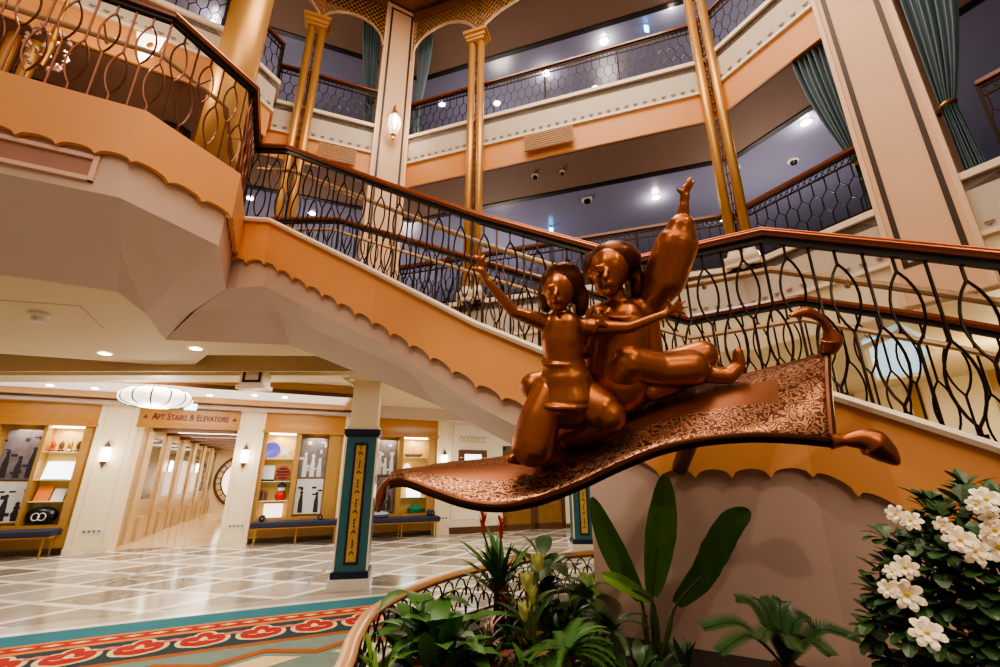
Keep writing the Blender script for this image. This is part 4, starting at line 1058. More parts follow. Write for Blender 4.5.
for k in range(16):
    s = -4.05 + k * .49; d = 1.06
    EL = ((-.105, 0, .12, .165), (.105, 0, .12, .165), (0, .125, .105, .14), (0, -.09, .155, .11))
    for w_, (ex, ey, rx, ry) in enumerate(EL):
        blob(s + ex, d - ey, lambda a: (rx * cos(a), ry * sin(a)), .013 + w_ * .0002, 4, 24)
        blob(s + ex * .95, d - ey, lambda a: ((rx - .036) * cos(a), (ry - .036) * sin(a)), .016 + w_ * .0002, 2, 24)
    blob(s, d - .02, lambda a: (.034 * cos(a) * (1 - .35 * sin(a)), .062 * sin(a)), .019, 4, 20)
    for q in (-1, 1): blob(s + q * .07, d + .035, lambda a: (.05 * cos(a), .010 * sin(a) + .012 * cos(2 * a)), .019, 4, 20)
    for q in (-.055, 0, .055): blob(s + .245 + q, d - .10 - (0.02 if q == 0 else 0), lambda a: (.045 * cos(a), .04 * sin(a)), .014 + abs(q) * .02, 7, 14)
for row in range(6):                                        # stepped zigzag field
    c_m.m = 6 if row % 2 == 0 else 4
    d0 = 1.75 + row * .52
    for k in range(10):
        s = -4.6 + k * .82; c_m.m = (6, 4, 0)[row % 3]
        P_ = [(s, d0), (s + .41, d0 - .2), (s + .82, d0), (s + .82, d0 + .10), (s + .41, d0 - .10), (s, d0 + .10)]
        c_m.poly([cpt(a, b, .014) for a, b in P_])
        c_m.m = (4, 0, 6)[row % 3]; c_m.poly([cpt(a, b, .013) for a, b in ((s + .12, d0 + .13), (s + .41, d0 - .01), (s + .7, d0 + .13), (s + .41, d0 + .27))])
c_o = c_m.build('patterned_carpet', CM, None, False, True, False); tag(c_o, 'teal, orange and red patterned carpet with a border of lotus medallions on the marble floor', 'carpet')
sb = MB()
for k in range(40):
    a = -6 + 12 * k / 40; b = -6 + 12 * (k + 1) / 40; sb.quad(cpt(a, -.04, .004), cpt(b, -.04, .004), cpt(b, .10, .004), cpt(a, .10, .004))
struct('trim_70', sb, M_marble)
sb = MB()
for k in range(40):
    a = -6 + 12 * k / 40; b = -6 + 12 * (k + 1) / 40; sb.quad(cpt(a, -.30, .003), cpt(b, -.30, .003), cpt(b, -.04, .003), cpt(a, -.04, .003))
struct('trim_71', sb, mat('grey_marble_border', (176, 168, 156), .18, var=.15, scale=3))
# long star inlay on the floor
st_ = MB(); c = at_z(318, 575, 0)
for k in range(8):
    a = 2 * pi * k / 8 + .2; r = .95 if k % 2 == 0 else .55
    st_.poly([(c.x, c.y, .003), (c.x + .16 * cos(a - .5), c.y + .16 * sin(a - .5), .003), (c.x + r * cos(a), c.y + r * sin(a), .003)])
c = at_z(128, 577, 0)
for k in range(8):
    a = 2 * pi * k / 8 + .2; r = 1.0 if k % 2 == 0 else .6
    st_.poly([(c.x, c.y, .003), (c.x + .2 * cos(a - .5), c.y + .2 * sin(a - .5), .003), (c.x + r * cos(a), c.y + r * sin(a), .003)])
struct('trim_72', st_, mat('grey_star_marble', (160, 156, 150), .15, var=.2))

# ================================================================ PLANTER
PP = [(-.42, .95), (-.50, 1.45), (-.56, 1.88), (-.61, 2.15), (-.63, 2.52), (-.53, 2.92), (-.34, 3.32), (0, 3.74), (.33, 3.99), (.85, 4.26), (1.25, 4.38)]
def catmull(P, n=8):
    P = [Vector((p[0], p[1], p[2] if len(p) > 2 else 0)) for p in P]; out = []
    for i in range(len(P) - 1):
        a = P[max(0, i - 1)]; b = P[i]; c = P[i + 1]; d = P[min(len(P) - 1, i + 2)]
        for k in range(n):
            t = k / n; out.append(.5 * ((2 * b) + (c - a) * t + (2 * a - 5 * b + 4 * c - d) * t * t + (3 * b - a - 3 * c + d) * t ** 3))
    out.append(P[-1]); return out
PPs = catmull(PP, 8)
t = thing('planter', 'curved marble edged planter bed under the sculpture', 'planter', (.8, 2.2, 0))
poly = [(p.x, p.y) for p in PPs] + [(1.15, 4.2), (.60, 3.47), (1.10, 3.17), (1.88, 2.76), (2.44, 2.24), (3.3, 1.25), (3.3, .7), (-.35, .7)]
MB().prism(poly, 0.0, .5).build('soil', M_soil, t)
cb_ = MB(); a = off([tuple(p) for p in PPs], .07); b = off([tuple(p) for p in PPs], -.05)
for i in range(len(PPs) - 1):
    vs = [(q.x, q.y, zz) for zz in (0, .58) for q in (a[i], a[i + 1], b[i + 1], b[i])]
    cb_.add(vs, [(0, 1, 2, 3), (4, 5, 6, 7), (0, 1, 5, 4), (2, 3, 7, 6)])
cb_.build('curb', M_marble, t)
t = thing('planter_railing', 'low curved railing with pale wooden rail and fish-scale metal grille around the planter', 'railing', (PPs[0].x, PPs[0].y, .58))
m = MB(); m.tube([p + Vector((0, 0, .855)) for p in PPs], .034, 10, flat=.7); m.build('handrail', mat('light_wood_rail', (206, 150, 96), .35, var=.2, scale=8, coat=.3), t, True)
cum = [0]
for p, q in zip(PPs, PPs[1:]): cum.append(cum[-1] + (q - p).length)
def along(s):
    s = max(0, min(cum[-1] - 1e-6, s))
    for i in range(len(cum) - 1):
        if cum[i + 1] >= s: return PPs[i].lerp(PPs[i + 1], (s - cum[i]) / (cum[i + 1] - cum[i]))
g = MB(); pw = .125; n = int(cum[-1] / pw)
for row in range(3):
    z0 = .585 + .062 * row
    for k in range(n):
        s0 = (k + (.5 if row % 2 else 0)) * pw
        if s0 + pw > cum[-1]: continue
        g.tube([along(s0 + pw * (.5 - .5 * cos(pi * j / 6))) + Vector((0, 0, min(.83, z0 + .115 * sin(pi * j / 6)))) for j in range(7)], .006, 4)
g.tube([p + Vector((0, 0, .835)) for p in PPs], .010, 4); g.tube([p + Vector((0, 0, .59)) for p in PPs], .010, 4)
g.build('grille', M_iron, t, False)

# ================================================================ BRONZE SCULPTURE (plain two-figure bronze on a wave)
def lerp_list(P, n):
    d = [0]
    for a, b in zip(P, P[1:]): d.append(d[-1] + hypot(b[0] - a[0], b[1] - a[1]))
    C = catmull([(p[0], p[1], p[2]) for p in P], 12); dd = [0]
    for a, b in zip(C, C[1:]): dd.append(dd[-1] + (b - a).length)
    out = []
    for i in range(n + 1):
        s = dd[-1] * i / n; k = 0
        while k < len(dd) - 2 and dd[k + 1] < s: k += 1
        f = (s - dd[k]) / max(1e-9, dd[k + 1] - dd[k]); out.append(C[k].lerp(C[k + 1], f))
    return out
nearE = [(390, 480, 2.30), (405, 478, 2.28), (432, 488, 2.26), (465, 499, 2.24), (500, 503, 2.22), (540, 496, 2.2), (580, 481, 2.17), (620, 462, 2.14), (660, 446, 2.11), (700, 437, 2.08), (745, 433, 2.05), (790, 434, 2.03), (832, 438, 2.02)]
farE = [(390, 477, 2.40), (405, 472, 2.5), (440, 463, 2.6), (490, 458, 2.62), (540, 449, 2.62), (590, 428, 2.6), (640, 405, 2.58), (690, 387, 2.55), (740, 375, 2.5), (790, 362, 2.46), (827, 352, 2.42)]
NEp = [pt(*p) for p in [tuple(v) for v in lerp_list(nearE, 64)]]; FEp = [pt(*p) for p in [tuple(v) for v in lerp_list(farE, 64)]]
def relief_mat():
    m = bpy.data.materials.new('relief_bronze'); m.use_nodes = True; nt = m.node_tree; N = nt.nodes; Lk = nt.links; b = N['Principled BSDF']
    uv = N.new('ShaderNodeUVMap'); uv.uv_map = 'UVMap'
    sp = N.new('ShaderNodeSeparateXYZ'); Lk.new(uv.outputs[0], sp.inputs[0])
    def mth(op, a, bb=None, cc=None):
        n = N.new('ShaderNodeMath'); n.operation = op
        for i, q in enumerate((a, bb, cc)):
            if q is None: continue
            if isinstance(q, (int, float)): n.inputs[i].default_value = q
            else: Lk.new(q, n.inputs[i])
        return n.outputs[0]
    u_, v_ = sp.outputs[0], sp.outputs[1]
    edge = mth('MINIMUM', mth('MINIMUM', v_, mth('SUBTRACT', .8, v_)), mth('SUBTRACT', 2.35, u_))
    border = mth('LESS_THAN', edge, .26)
    line = mth('LESS_THAN', mth('ABSOLUTE', mth('SUBTRACT', edge, .265)), .012)
    nz = N.new('ShaderNodeTexNoise'); nz.inputs['Scale'].default_value = 9; Lk.new(uv.outputs[0], nz.inputs['Vector'])
    mxv = N.new('ShaderNodeMix'); mxv.data_type = 'RGBA'; mxv.inputs[0].default_value = .07; Lk.new(uv.outputs[0], mxv.inputs[6]); Lk.new(nz.outputs['Color'], mxv.inputs[7])
    vo = N.new('ShaderNodeTexVoronoi'); vo.feature = 'SMOOTH_F1'; vo.inputs['Scale'].default_value = 30; Lk.new(mxv.outputs[2], vo.inputs['Vector'])
    swirl = mth('SINE', mth('MULTIPLY', vo.outputs['Distance'], 26.0))
    pat = mth('MULTIPLY', mth('GREATER_THAN', swirl, .1), border)
    h = mth('MAXIMUM', pat, line)
    mx = N.new('ShaderNodeMix'); mx.data_type = 'RGBA'; mx.inputs[6].default_value = srgb(132, 82, 56); mx.inputs[7].default_value = srgb(170, 122, 94)
    Lk.new(pat, mx.inputs[0])
    mx2 = N.new('ShaderNodeMix'); mx2.data_type = 'RGBA'; mx2.inputs[7].default_value = srgb(84, 50, 36); Lk.new(mth('MULTIPLY', mth('SUBTRACT', 1.0, pat), border), mx2.inputs[0]); Lk.new(mx.outputs[2], mx2.inputs[6])  # groove shade and pattern highlights put into the border colour
    Lk.new(mx2.outputs[2], b.inputs['Base Color']); b.inputs['Metallic'].default_value = .85; b.inputs['Roughness'].default_value = .36
    bp = N.new('ShaderNodeBump'); bp.inputs['Strength'].default_value = .6; bp.inputs['Distance'].default_value = .008
    Lk.new(h, bp.inputs['Height']); Lk.new(bp.outputs[0], b.inputs['Normal'])
    return m
M_relief = relief_mat()
sc_c = (NEp[32] + FEp[32]) / 2
scu = thing('bronze_sculpture', 'large bronze sculpture of two seated figures with outstretched arms on a floating wave slab', 'sculpture', tuple(sc_c))
def wave_pt(a, b):
    i = a * 64; k = min(63, int(i)); f = i - k
    n_ = NEp[k].lerp(NEp[k + 1], f); q_ = FEp[k].lerp(FEp[k + 1], f); p = n_.lerp(q_, b); p.z += .035 * sin(pi * b); return p
NU, NV = 64, 12
me = bpy.data.meshes.new('wave_slab'); vs = []; fs = []
for lay in (0, 1):
    for i in range(NU + 1):
        for j in range(NV + 1):
            p = wave_pt(i / NU, j / NV); vs.append(tuple(p - sc_c - Vector((0, 0, .045 * lay))))
K = (NU + 1) * (NV + 1); ix = lambda l, i, j: l * K + i * (NV + 1) + j
for i in range(NU):
    for j in range(NV):
        fs.append((ix(0, i, j), ix(0, i + 1, j), ix(0, i + 1, j + 1), ix(0, i, j + 1))); fs.append((ix(1, i, j), ix(1, i, j + 1), ix(1, i + 1, j + 1), ix(1, i + 1, j)))
nt_ = len(fs)
for i in range(NU):
    fs.append((ix(0, i, 0), ix(1, i, 0), ix(1, i + 1, 0), ix(0, i + 1, 0))); fs.append((ix(0, i, NV), ix(0, i + 1, NV), ix(1, i + 1, NV), ix(1, i, NV)))
for j in range(NV):
    fs.append((ix(0, 0, j), ix(0, 0, j + 1), ix(1, 0, j + 1), ix(1, 0, j))); fs.append((ix(0, NU, j), ix(1, NU, j), ix(1, NU, j + 1), ix(0, NU, j + 1)))
me.from_pydata(vs, [], fs); uvl = me.uv_layers.new(name='UVMap')
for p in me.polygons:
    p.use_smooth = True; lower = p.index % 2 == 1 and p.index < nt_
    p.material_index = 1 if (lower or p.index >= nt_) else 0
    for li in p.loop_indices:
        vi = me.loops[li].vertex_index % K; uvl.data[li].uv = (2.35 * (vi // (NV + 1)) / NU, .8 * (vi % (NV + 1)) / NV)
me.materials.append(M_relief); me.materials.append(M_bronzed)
slab_o = bpy.data.objects.new('wave_slab', me); COL.objects.link(slab_o); slab_o.parent = scu
m = MB()
m.tube([wave_pt(i / 96, 0) + Vector((0, 0, -.012)) for i in range(97)], .016, 8)
m.tube([wave_pt(i / 96, 1) + Vector((0, 0, -.012)) for i in range(97)], .014, 8)
m.tube([wave_pt(1, j / 12) + Vector((0, 0, -.012)) for j in range(13)], .018, 8); m.build('rim_bead', M_bronzed, scu, True)
# plain rounded finials at the ends of the slab
def finial(P, R, nm='finial'):
    m = MB(); C = catmull([tuple(p) for p in P], 8); n = len(C); rr = []
    for i in range(n):
        f = i / (n - 1) * (len(R) - 1); k = min(len(R) - 2, int(f)); rr.append(R[k] + (R[k + 1] - R[k]) * (f - k))
    m.tube(C, rr, 14); m.build(nm, M_bronze, scu, True)
finial([pt(830, 441, 2.02), pt(848, 440, 2.0), pt(866, 440, 1.98), pt(882, 450, 1.96), pt(898, 464, 1.94)], [.040, .026, .045, .066, .05, .012])
finial([pt(827, 352, 2.42), pt(832, 340, 2.40), pt(828, 330, 2.39), pt(822, 320, 2.38), pt(806, 312, 2.38), pt(790, 316, 2.37)], [.04, .052, .024, .02, .03, .010])
finial([pt(392, 479, 2.33), pt(384, 486, 2.33), pt(381, 496, 2.33), pt(378, 512, 2.33)], [.02, .018, .03, .008])
m = MB(); m.tube([pt(700, 425, 2.3), pt(690, 440, 2.6), Vector((1.22, 3.12, 1.55))], .05, 10); m.build('support_bracket', M_bronzed, scu, True)

def organic(name, mb, m_, parent, voxel=.008, it=8, fac=.5):
    o = mb.build(name, m_, None, True, True, True)
    r = o.modifiers.new('r', 'REMESH'); r.mode = 'VOXEL'; r.voxel_size = voxel; r.use_smooth_shade = True
    s = o.modifiers.new('s', 'SMOOTH'); s.factor = fac; s.iterations = it
    bpy.context.view_layer.update(); dg = bpy.context.evaluated_depsgraph_get()
    me = bpy.data.meshes.new_from_object(o.evaluated_get(dg)); bpy.data.objects.remove(o)
    off_ = parent_off(parent)
    me.transform(Matrix.Translation(-off_))
    for p in me.polygons: p.use_smooth = True
    me.materials.clear(); me.materials.append(m_)
    o = bpy.data.objects.new(name, me); COL.objects.link(o); o.parent = parent; return o
def limb(mb, pts):                       # pts: (px, py, t, radius in px)
    for a, b in zip(pts, pts[1:]): mb.cone(pt(*a[:3]), pt(*b[:3]), a[3] * a[2] / F_PX, b[3] * b[2] / F_PX, 24)
def ball(mb, px, py, t, rx, ry, rz): mb.sphere(pt(px, py, t), (rx * t / F_PX, ry * t / F_PX, rz * t / F_PX), 18, 12)
def hand(mb, wrist, palm, tips, thumb, t, rp=4.2, rf=1.7):
    limb(mb, [(*wrist, t, rp * .8), (*palm, t, rp)])
    for i, (x, y) in enumerate(tips):
        k = (i - (len(tips) - 1) / 2); bx_, by_ = palm[0] + (x - palm[0]) * .3, palm[1] + (y - palm[1]) * .3
        mx_, my_ = palm[0] + (x - palm[0]) * .68 + (k * .5), palm[1] + (y - palm[1]) * .68
        limb(mb, [(bx_, by_, t, rf * 1.15), (mx_, my_, t - .012, rf), (x, y, t - .004, rf * .8)])
    limb(mb, [(*palm, t, rf * 1.5), ((palm[0] + thumb[0]) / 2 + .5, (palm[1] + thumb[1]) / 2, t - .012, rf * 1.25), (*thumb, t - .015, rf)])
def face(mb, px, py, t, r, yaw=0.0, tilt=0.0):       # plain head, looking to the camera side
    ball(mb, px, py - r * .12, t, r * .80, r * .92, r * .98); ball(mb, px + yaw * r * .2, py + r * .42, t - .10 * r * t / F_PX * 2, r * .56, r * .66, r * .60)
    f = lambda dx, dy, dd, rr: ball(mb, px + (dx + yaw * .35) * r, py + dy * r, t - dd * r * t / F_PX, *rr)
    k = r
    limb(mb, [(px + (yaw * .42) * r, py - .12 * r, t - .86 * r * t / F_PX, .09 * k), (px + (yaw * .55) * r, py + .22 * r, t - 1.02 * r * t / F_PX, .15 * k)])
    f(-.30, -.2, .72, (.26 * k, .14 * k, .09 * k)); f(.30, -.2, .72, (.26 * k, .14 * k, .09 * k))
    f(-.30, -.02, .70, (.13 * k, .13 * k, .10 * k)); f(.30, -.02, .70, (.13 * k, .13 * k, .10 * k))
    f(0, .46, .84, (.24 * k, .12 * k, .06 * k)); f(0, .56, .82, (.2 * k, .12 * k, .07 * k)); f(0, .86, .66, (.2 * k, .18 * k, .16 * k))
    for s in (-1, 1): ball(mb, px + s * .82 * r, py + .04 * r, t + .02, .10 * k, .2 * k, .22 * k)
# front figure, kneeling with both arms spread
A = MB(); tA = 2.36
limb(A, [(566, 393, tA, 27), (562, 366, tA, 17), (562, 340, tA, 21), (563, 328, tA, 19)])
limb(A, [(545, 324, tA, 9), (564, 323, tA, 12), (586, 328, tA, 9)]); 
limb(A, [(562, 322, tA, 8), (560, 305, tA - .01, 6.6)]); face(A, 559, 291, tA - .02, 20, -.35)
limb(A, [(546, 323, tA, 9), (514, 312, tA - .05, 6.3), (488, 282, tA - .1, 4.3)])
hand(A, (488, 282), (482, 271), [(479, 252), (474.5, 255), (484, 254), (489, 259)], (472, 268), tA - .1)
limb(A, [(586, 327, tA, 9), (628, 328, tA - .1, 6.2), (663, 315, tA - .16, 4.3)])
hand(A, (663, 315), (671, 310), [(686, 301), (688, 307), (686, 314), (679, 297)], (668, 300), tA - .16)
limb(A, [(552, 394, tA, 21), (540, 420, tA - .05, 21), (533, 445, tA - .08, 22)]); limb(A, [(533, 447, tA - .06, 18), (560, 456, tA + .10, 13), (590, 446, tA + .2, 9)])
limb(A, [(520, 458, tA + .02, 7), (511, 459, tA - .02, 5)])
limb(A, [(580, 396, tA, 21), (600, 410, tA - .08, 20), (608, 416, tA - .1, 18)]); limb(A, [(606, 419, tA - .08, 17), (580, 432, tA + .04, 15), (556, 440, tA + .12, 10)])
T = MB(); limb(T, [(563, 334, tA, 19.5), (563, 362, tA, 20), (566, 384, tA, 27), (567, 397, tA, 32)]); limb(T, [(551, 332, tA, 9), (576, 334, tA, 9)])
T.tube([pt(567 + 33 * cos(a), 402 + 6 * sin(a), tA - .17 * sin(a)) for a in [2 * pi * k / 28 for k in range(28)]], .016, 8, True)
T.tube([pt(563 + 21 * cos(a), 362 + 3 * sin(a), tA - .108 * sin(a)) for a in [2 * pi * k / 24 for k in range(24)]], .011, 8, True)
organic('tunic', T, M_bronze, scu, .006, 14)
organic('figure', A, M_bronze, scu, .0052, 22)['label'] = 'bronze kneeling figure in front with both arms spread wide'
H = MB(); ball(H, 562, 284, tA + .03, 23, 24, 20); ball(H, 546, 297, tA + .05, 9, 14, 17); ball(H, 580, 300, tA + .05, 9, 14, 18); ball(H, 563, 272, tA + .0, 17, 18, 7)
organic('hair', H, M_bronzed, scu, .009, 12)
# rear figure, seated with one arm raised and legs to the right
B = MB(); tB = 2.52
limb(B, [(618, 384, tB, 30), (618, 360, tB, 25), (621, 334, tB, 27), (622, 322, tB, 24)]); limb(B, [(599, 315, tB, 12), (622, 312, tB, 15), (647, 310, tB, 13)])
limb(B, [(620, 308, tB, 10), (615, 290, tB - .02, 8.4)]); face(B, 609, 272, tB - .04, 24, -.3)
limb(B, [(648, 308, tB, 13), (664, 280, tB - .04, 21), (676, 246, tB - .08, 21), (681, 228, tB - .1, 14)])
limb(B, [(682, 226, tB - .1, 7.5), (684, 206, tB - .12, 5.2)])
hand(B, (684, 206), (685, 197), [(691, 177), (687.5, 180), (694, 181), (683, 186)], (677.5, 189), tB - .12, 5.0, 1.9)
limb(B, [(598, 316, tB, 12), (586, 350, tB + .02, 10), (575, 352, tB - .02, 7)])
hand(B, (606, 326), (600, 323), [(593, 330), (594, 326), (592, 334), (595, 321)], (601, 315), tB - .24, 4.2, 1.7); limb(B, [(598, 316, tB, 9), (606, 326, tB - .2, 5)])
limb(B, [(610, 390, tB - .02, 22), (628, 364, tB - .12, 20)]); limb(B, [(628, 363, tB - .12, 19), (660, 370, tB - .1, 18), (690, 368, tB - .1, 19)]); limb(B, [(690, 369, tB - .1, 11), (706, 374, tB - .1, 9), (728, 376, tB - .12, 8.5), (739, 366, tB - .12, 7), (738, 352, tB - .12, 5)])
limb(B, [(640, 382, tB + .04, 20), (676, 366, tB + .06, 18), (702, 356, tB + .04, 16)]); limb(B, [(700, 358, tB + .02, 13), (672, 384, tB - .06, 12), (650, 392, tB - .1, 10)])
limb(B, [(605, 388, tB + .02, 20), (560, 384, tB + .06, 16), (534, 386, tB + .02, 14)]); limb(B, [(534, 388, tB, 12), (556, 402, tB - .02, 11)])
limb(B, [(644, 330, tB, 12), (648, 368, tB - .02, 15)])
T = MB(); limb(T, [(622, 330, tB, 27), (620, 352, tB, 29), (618, 384, tB, 33)]); limb(T, [(646, 322, tB, 13), (650, 372, tB - .02, 15)]); limb(T, [(600, 322, tB, 13), (596, 372, tB - .02, 13)])
T.tube([pt(622 + 15 * cos(a), 313 + 5 * sin(a), tB - .085 * sin(a) - .05) for a in [2 * pi * k / 24 for k in range(24)]], .016, 8, True)
organic('tunic', T, M_bronze, scu, .007, 14)
organic('figure', B, M_bronze, scu, .0055, 22)['label'] = 'bronze seated figure behind with one arm raised high'
H = MB(); ball(H, 614, 262, tB + .02, 27, 27, 20); ball(H, 634, 280, tB + .04, 9, 16, 24); ball(H, 592, 268, tB + .03, 9, 14, 18)
organic('hair', H, M_bronzed, scu, .01, 12)

# ================================================================ PLANTS
def blade(mb, axis, wid, face_dir=None, fold=.25, nacross=4, prof=lambda f: sin(pi * min(1, f * .94 + .05)) ** .65, wav=0.0):
    C = catmull([tuple(p) for p in axis], 6); n = len(C) - 1
    rows = []
    for i, p in enumerate(C):
        d = (C[min(n, i + 1)] - C[max(0, i - 1)]).normalized(); fd = face_dir or Vector((0, -1, .4))
        side = d.cross(fd); side = side.normalized() if side.length > 1e-5 else d.orthogonal().normalized(); up = side.cross(d).normalized()
        w = wid * prof(i / n)
        rows.append([p + side * (w * k / nacross) + up * (abs(k) / nacross * w * fold + wav * w * sin(i * 1.9 + k)) for k in range(-nacross, nacross + 1)])
    m_ = 2 * nacross + 1; vs = [q for r in rows for q in r]; fs = []
    for i in range(n):
        for j in range(m_ - 1): fs.append((i * m_ + j, i * m_ + j + 1, (i + 1) * m_ + j + 1, (i + 1) * m_ + j))
    mb.add(vs, fs)
def leaf(mb, base, az_, el, L, w, droop=.8, fold=.2, na=1, shp=(.12, .85, 1.0, .72, .02)):
    P_ = [Vector(base)]; e = el; n = 4
    for k in range(n):
        P_.append(P_[-1] + Vector((cos(az_) * cos(e), sin(az_) * cos(e), sin(e))) * (L / n)); e -= droop / n
    f = Vector((-cos(az_) * sin(el - droop / 2), -sin(az_) * sin(el - droop / 2), max(.05, cos(el - droop / 2))))
    C = P_; rows = []
    for i, p in enumerate(C):
        d = (C[min(n, i + 1)] - C[max(0, i - 1)]).normalized(); s = d.cross(f); s = s.normalized() if s.length > 1e-6 else Vector((1, 0, 0)); up = s.cross(d)
        ww = w * shp[i]; rows += [p - s * ww + up * ww * fold, p, p + s * ww + up * ww * fold]
    fs = []
    for i in range(n):
        for j in range(2): a = i * 3 + j; fs.append((a, a + 1, a + 4, a + 3))
    mb.add(rows, fs)
def plant(name, label, base, cat='plant', group=None): return thing(name, label, cat, tuple(base), 0, group)
SOIL = .5
def ground(px, py, t): p = pt(px, py, t); return Vector((p.x, p.y, SOIL))
R = random.Random(11)
# banana-leaved plant
base = ground(657, 665, 2.33); t = plant('broad_leaf_banana_plant', 'tall banana-like plant with paddle leaves standing against the beige wall below the sculpture', base)
spec = [([(641, 600, 2.30), (622, 566, 2.28), (606, 532, 2.27), (592, 497, 2.26)], .064, M_leafb), ([(652, 596, 2.36), (657, 548, 2.38), (661, 510, 2.4), (664, 474, 2.42)], .088, M_leafb),
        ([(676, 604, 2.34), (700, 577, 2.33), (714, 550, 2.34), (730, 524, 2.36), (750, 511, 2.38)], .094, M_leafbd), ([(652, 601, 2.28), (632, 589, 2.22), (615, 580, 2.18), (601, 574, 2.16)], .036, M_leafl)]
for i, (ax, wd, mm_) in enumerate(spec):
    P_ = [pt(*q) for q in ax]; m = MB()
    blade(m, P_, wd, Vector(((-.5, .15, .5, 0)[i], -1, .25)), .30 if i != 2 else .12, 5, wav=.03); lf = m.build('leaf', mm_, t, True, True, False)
    q = MB(); q.tube(catmull([tuple(base + Vector(((i - 1.5) * .015, 0, 0))), tuple((base + P_[0]) / 2 + Vector(((i - 1.5) * .01, 0, .02))), tuple(P_[0]), tuple(P_[1])], 5), [.014] * 8 + [.009] * 8, 6); q.build('stalk', M_stem, t, True)
# cycad
base = ground(785, 668, 2.05) ; base = Vector((base.x, base.y, SOIL)); t = plant('feathery_palm', 'dark feathery cycad palm at the foot of the beige wall, right of the paddle-leaved plant', base)
crown = pt(786, 668, 2.0)
q = MB(); q.tube([base, crown], [.05, .06], 10); q.build('trunk', M_wood2, t)
for i, (x, y, dt) in enumerate(((704, 628, -.05), (738, 600, .1), (760, 600, .16), (782, 602, .15), (810, 622, .05), (858, 640, -.05), (830, 655, -.2), (720, 652, -.2), (760, 640, -.3), (795, 650, -.3))):
    tip = pt(x, y, 2.0 + dt); md = (crown + tip) / 2 + Vector((0, 0, .09)); C = catmull([tuple(crown), tuple(md), tuple(tip)], 14); m = MB(); m.tube(C, .005, 4)
    for k in range(3, len(C)):
        d = (C[k] - C[k - 1]).normalized(); s = d.cross(Vector((0, -.5, 1))).normalized()
        for sg in (-1, 1):
            L_ = .07 * (1 - .55 * (k / len(C)) ** 3) * min(1, k / 8); v_ = (s * sg + d * .75 + Vector((0, 0, .25))).normalized(); e = C[k] + v_ * L_; w_ = d * .0075
            m.add([C[k] - w_, C[k] + w_, e], [(0, 1, 2)]); mid_ = (C[k] + C[k - 1]) / 2; m.add([mid_ - w_, mid_ + w_, mid_ + v_ * L_], [(0, 1, 2)])
    m.build('frond', M_leafd, t, False, True, False)
# flowering shrub, lower right
base = Vector((1.62, .98, SOIL)); cs = pt(1012, 612, 1.42); base = Vector((cs.x, cs.y + .05, SOIL)); t = plant('flowering_shrub', 'glossy dark green shrub with cream white blossoms in the lower right corner', base, 'shrub')
q = MB()
for k in range(5): q.tube([base + Vector((.02 * k - .04, 0, 0)), cs + Vector((R.uniform(-.2, .2), R.uniform(-.1, .1), R.uniform(-.1, .1)))], [.014, .008], 6)
q.build('branch', M_wood2, t)
m = MB(); cnt = 0
rad = Vector((.40, .30, .37))
while cnt < 640:
    a = R.uniform(0, 2 * pi); ph = math.asin(R.uniform(-1, 1)); k = R.uniform(.72, 1.0) * (1 + .10 * sin(3 * a + 2 * ph))
    d = Vector((cos(ph) * cos(a), cos(ph) * sin(a), sin(ph)))
    if d.y > .3: continue
    p = cs + Vector((d.x * rad.x, d.y * rad.y, d.z * rad.z)) * k; cnt += 1
    n_ = R.choice((4, 5, 6)); a0 = R.uniform(0, 6.28); oa = atan2(d.y, d.x); 
    for j in range(n_):
        aa = a0 + 2 * pi * j / n_; dv = (Vector((cos(aa), sin(aa) * .6, sin(aa) * .7 + .2)) + d * .8).normalized()
        leaf(m, p, atan2(dv.y, dv.x), math.asin(max(-1, min(1, dv.z))), R.uniform(.055, .09), R.uniform(.016, .024), R.uniform(.3, 1.0), .15, 1, (.12, .5, .92, 1.0, .35))
m.build('foliage', M_leafd, t, False, True, False)
def blossom(x, y, tt, r, i):
    c = pt(x, y, tt); f = MB(); ax = (Vector((0, 0, EYE)) - c).normalized(); ax = (ax + Vector((R.uniform(-.5, .5), 0, R.uniform(.1, .7)))).normalized(); s1 = ax.orthogonal().normalized(); s2 = ax.cross(s1)
    n_ = 7
    for ring, (rr, tilt, nn_) in enumerate(((r, .12, n_), (r * .72, .5, 5))):
        for k in range(nn_):
            a = 2 * pi * k / nn_ + ring * .4 + R.uniform(-.12, .12); d = s1 * cos(a) + s2 * sin(a); w_ = (ax.cross(d)).normalized() * rr * .27
            p0 = c; p1 = c + d * rr * .45 + ax * rr * tilt * .5; p2 = c + d * rr * .85 + ax * rr * tilt; p3 = c + d * rr * 1.02 + ax * rr * (tilt - .12)
            f.add([p0 - w_ * .25, p0 + w_ * .25, p1 - w_, p1 + w_, p2 - w_ * .95, p2 + w_ * .95, p3 - w_ * .3, p3 + w_ * .3], [(0, 1, 3, 2), (2, 3, 5, 4), (4, 5, 7, 6)])
    fo = f.build('flower', M_flw, t, True, True, False)
    g_ = MB(); g_.sphere(c + ax * r * .15, r * .16, 8, 5); g_.build('stamen', M_flyel, fo, True)
for i, (x, y, r) in enumerate(((896, 514, .036), (911, 521, .04), (943, 525, .03), (986, 500, .05), (989, 518, .034), (996, 531, .045), (960, 540, .05), (974, 551, .05), (998, 548, .055), (905, 567, .045), (892, 572, .03), (888, 589, .036), (907, 595, .058), (927, 633, .055), (977, 505, .034))): blossom(x, y, 1.08 + (.06 if x < 915 else -.02), r * .66, i)

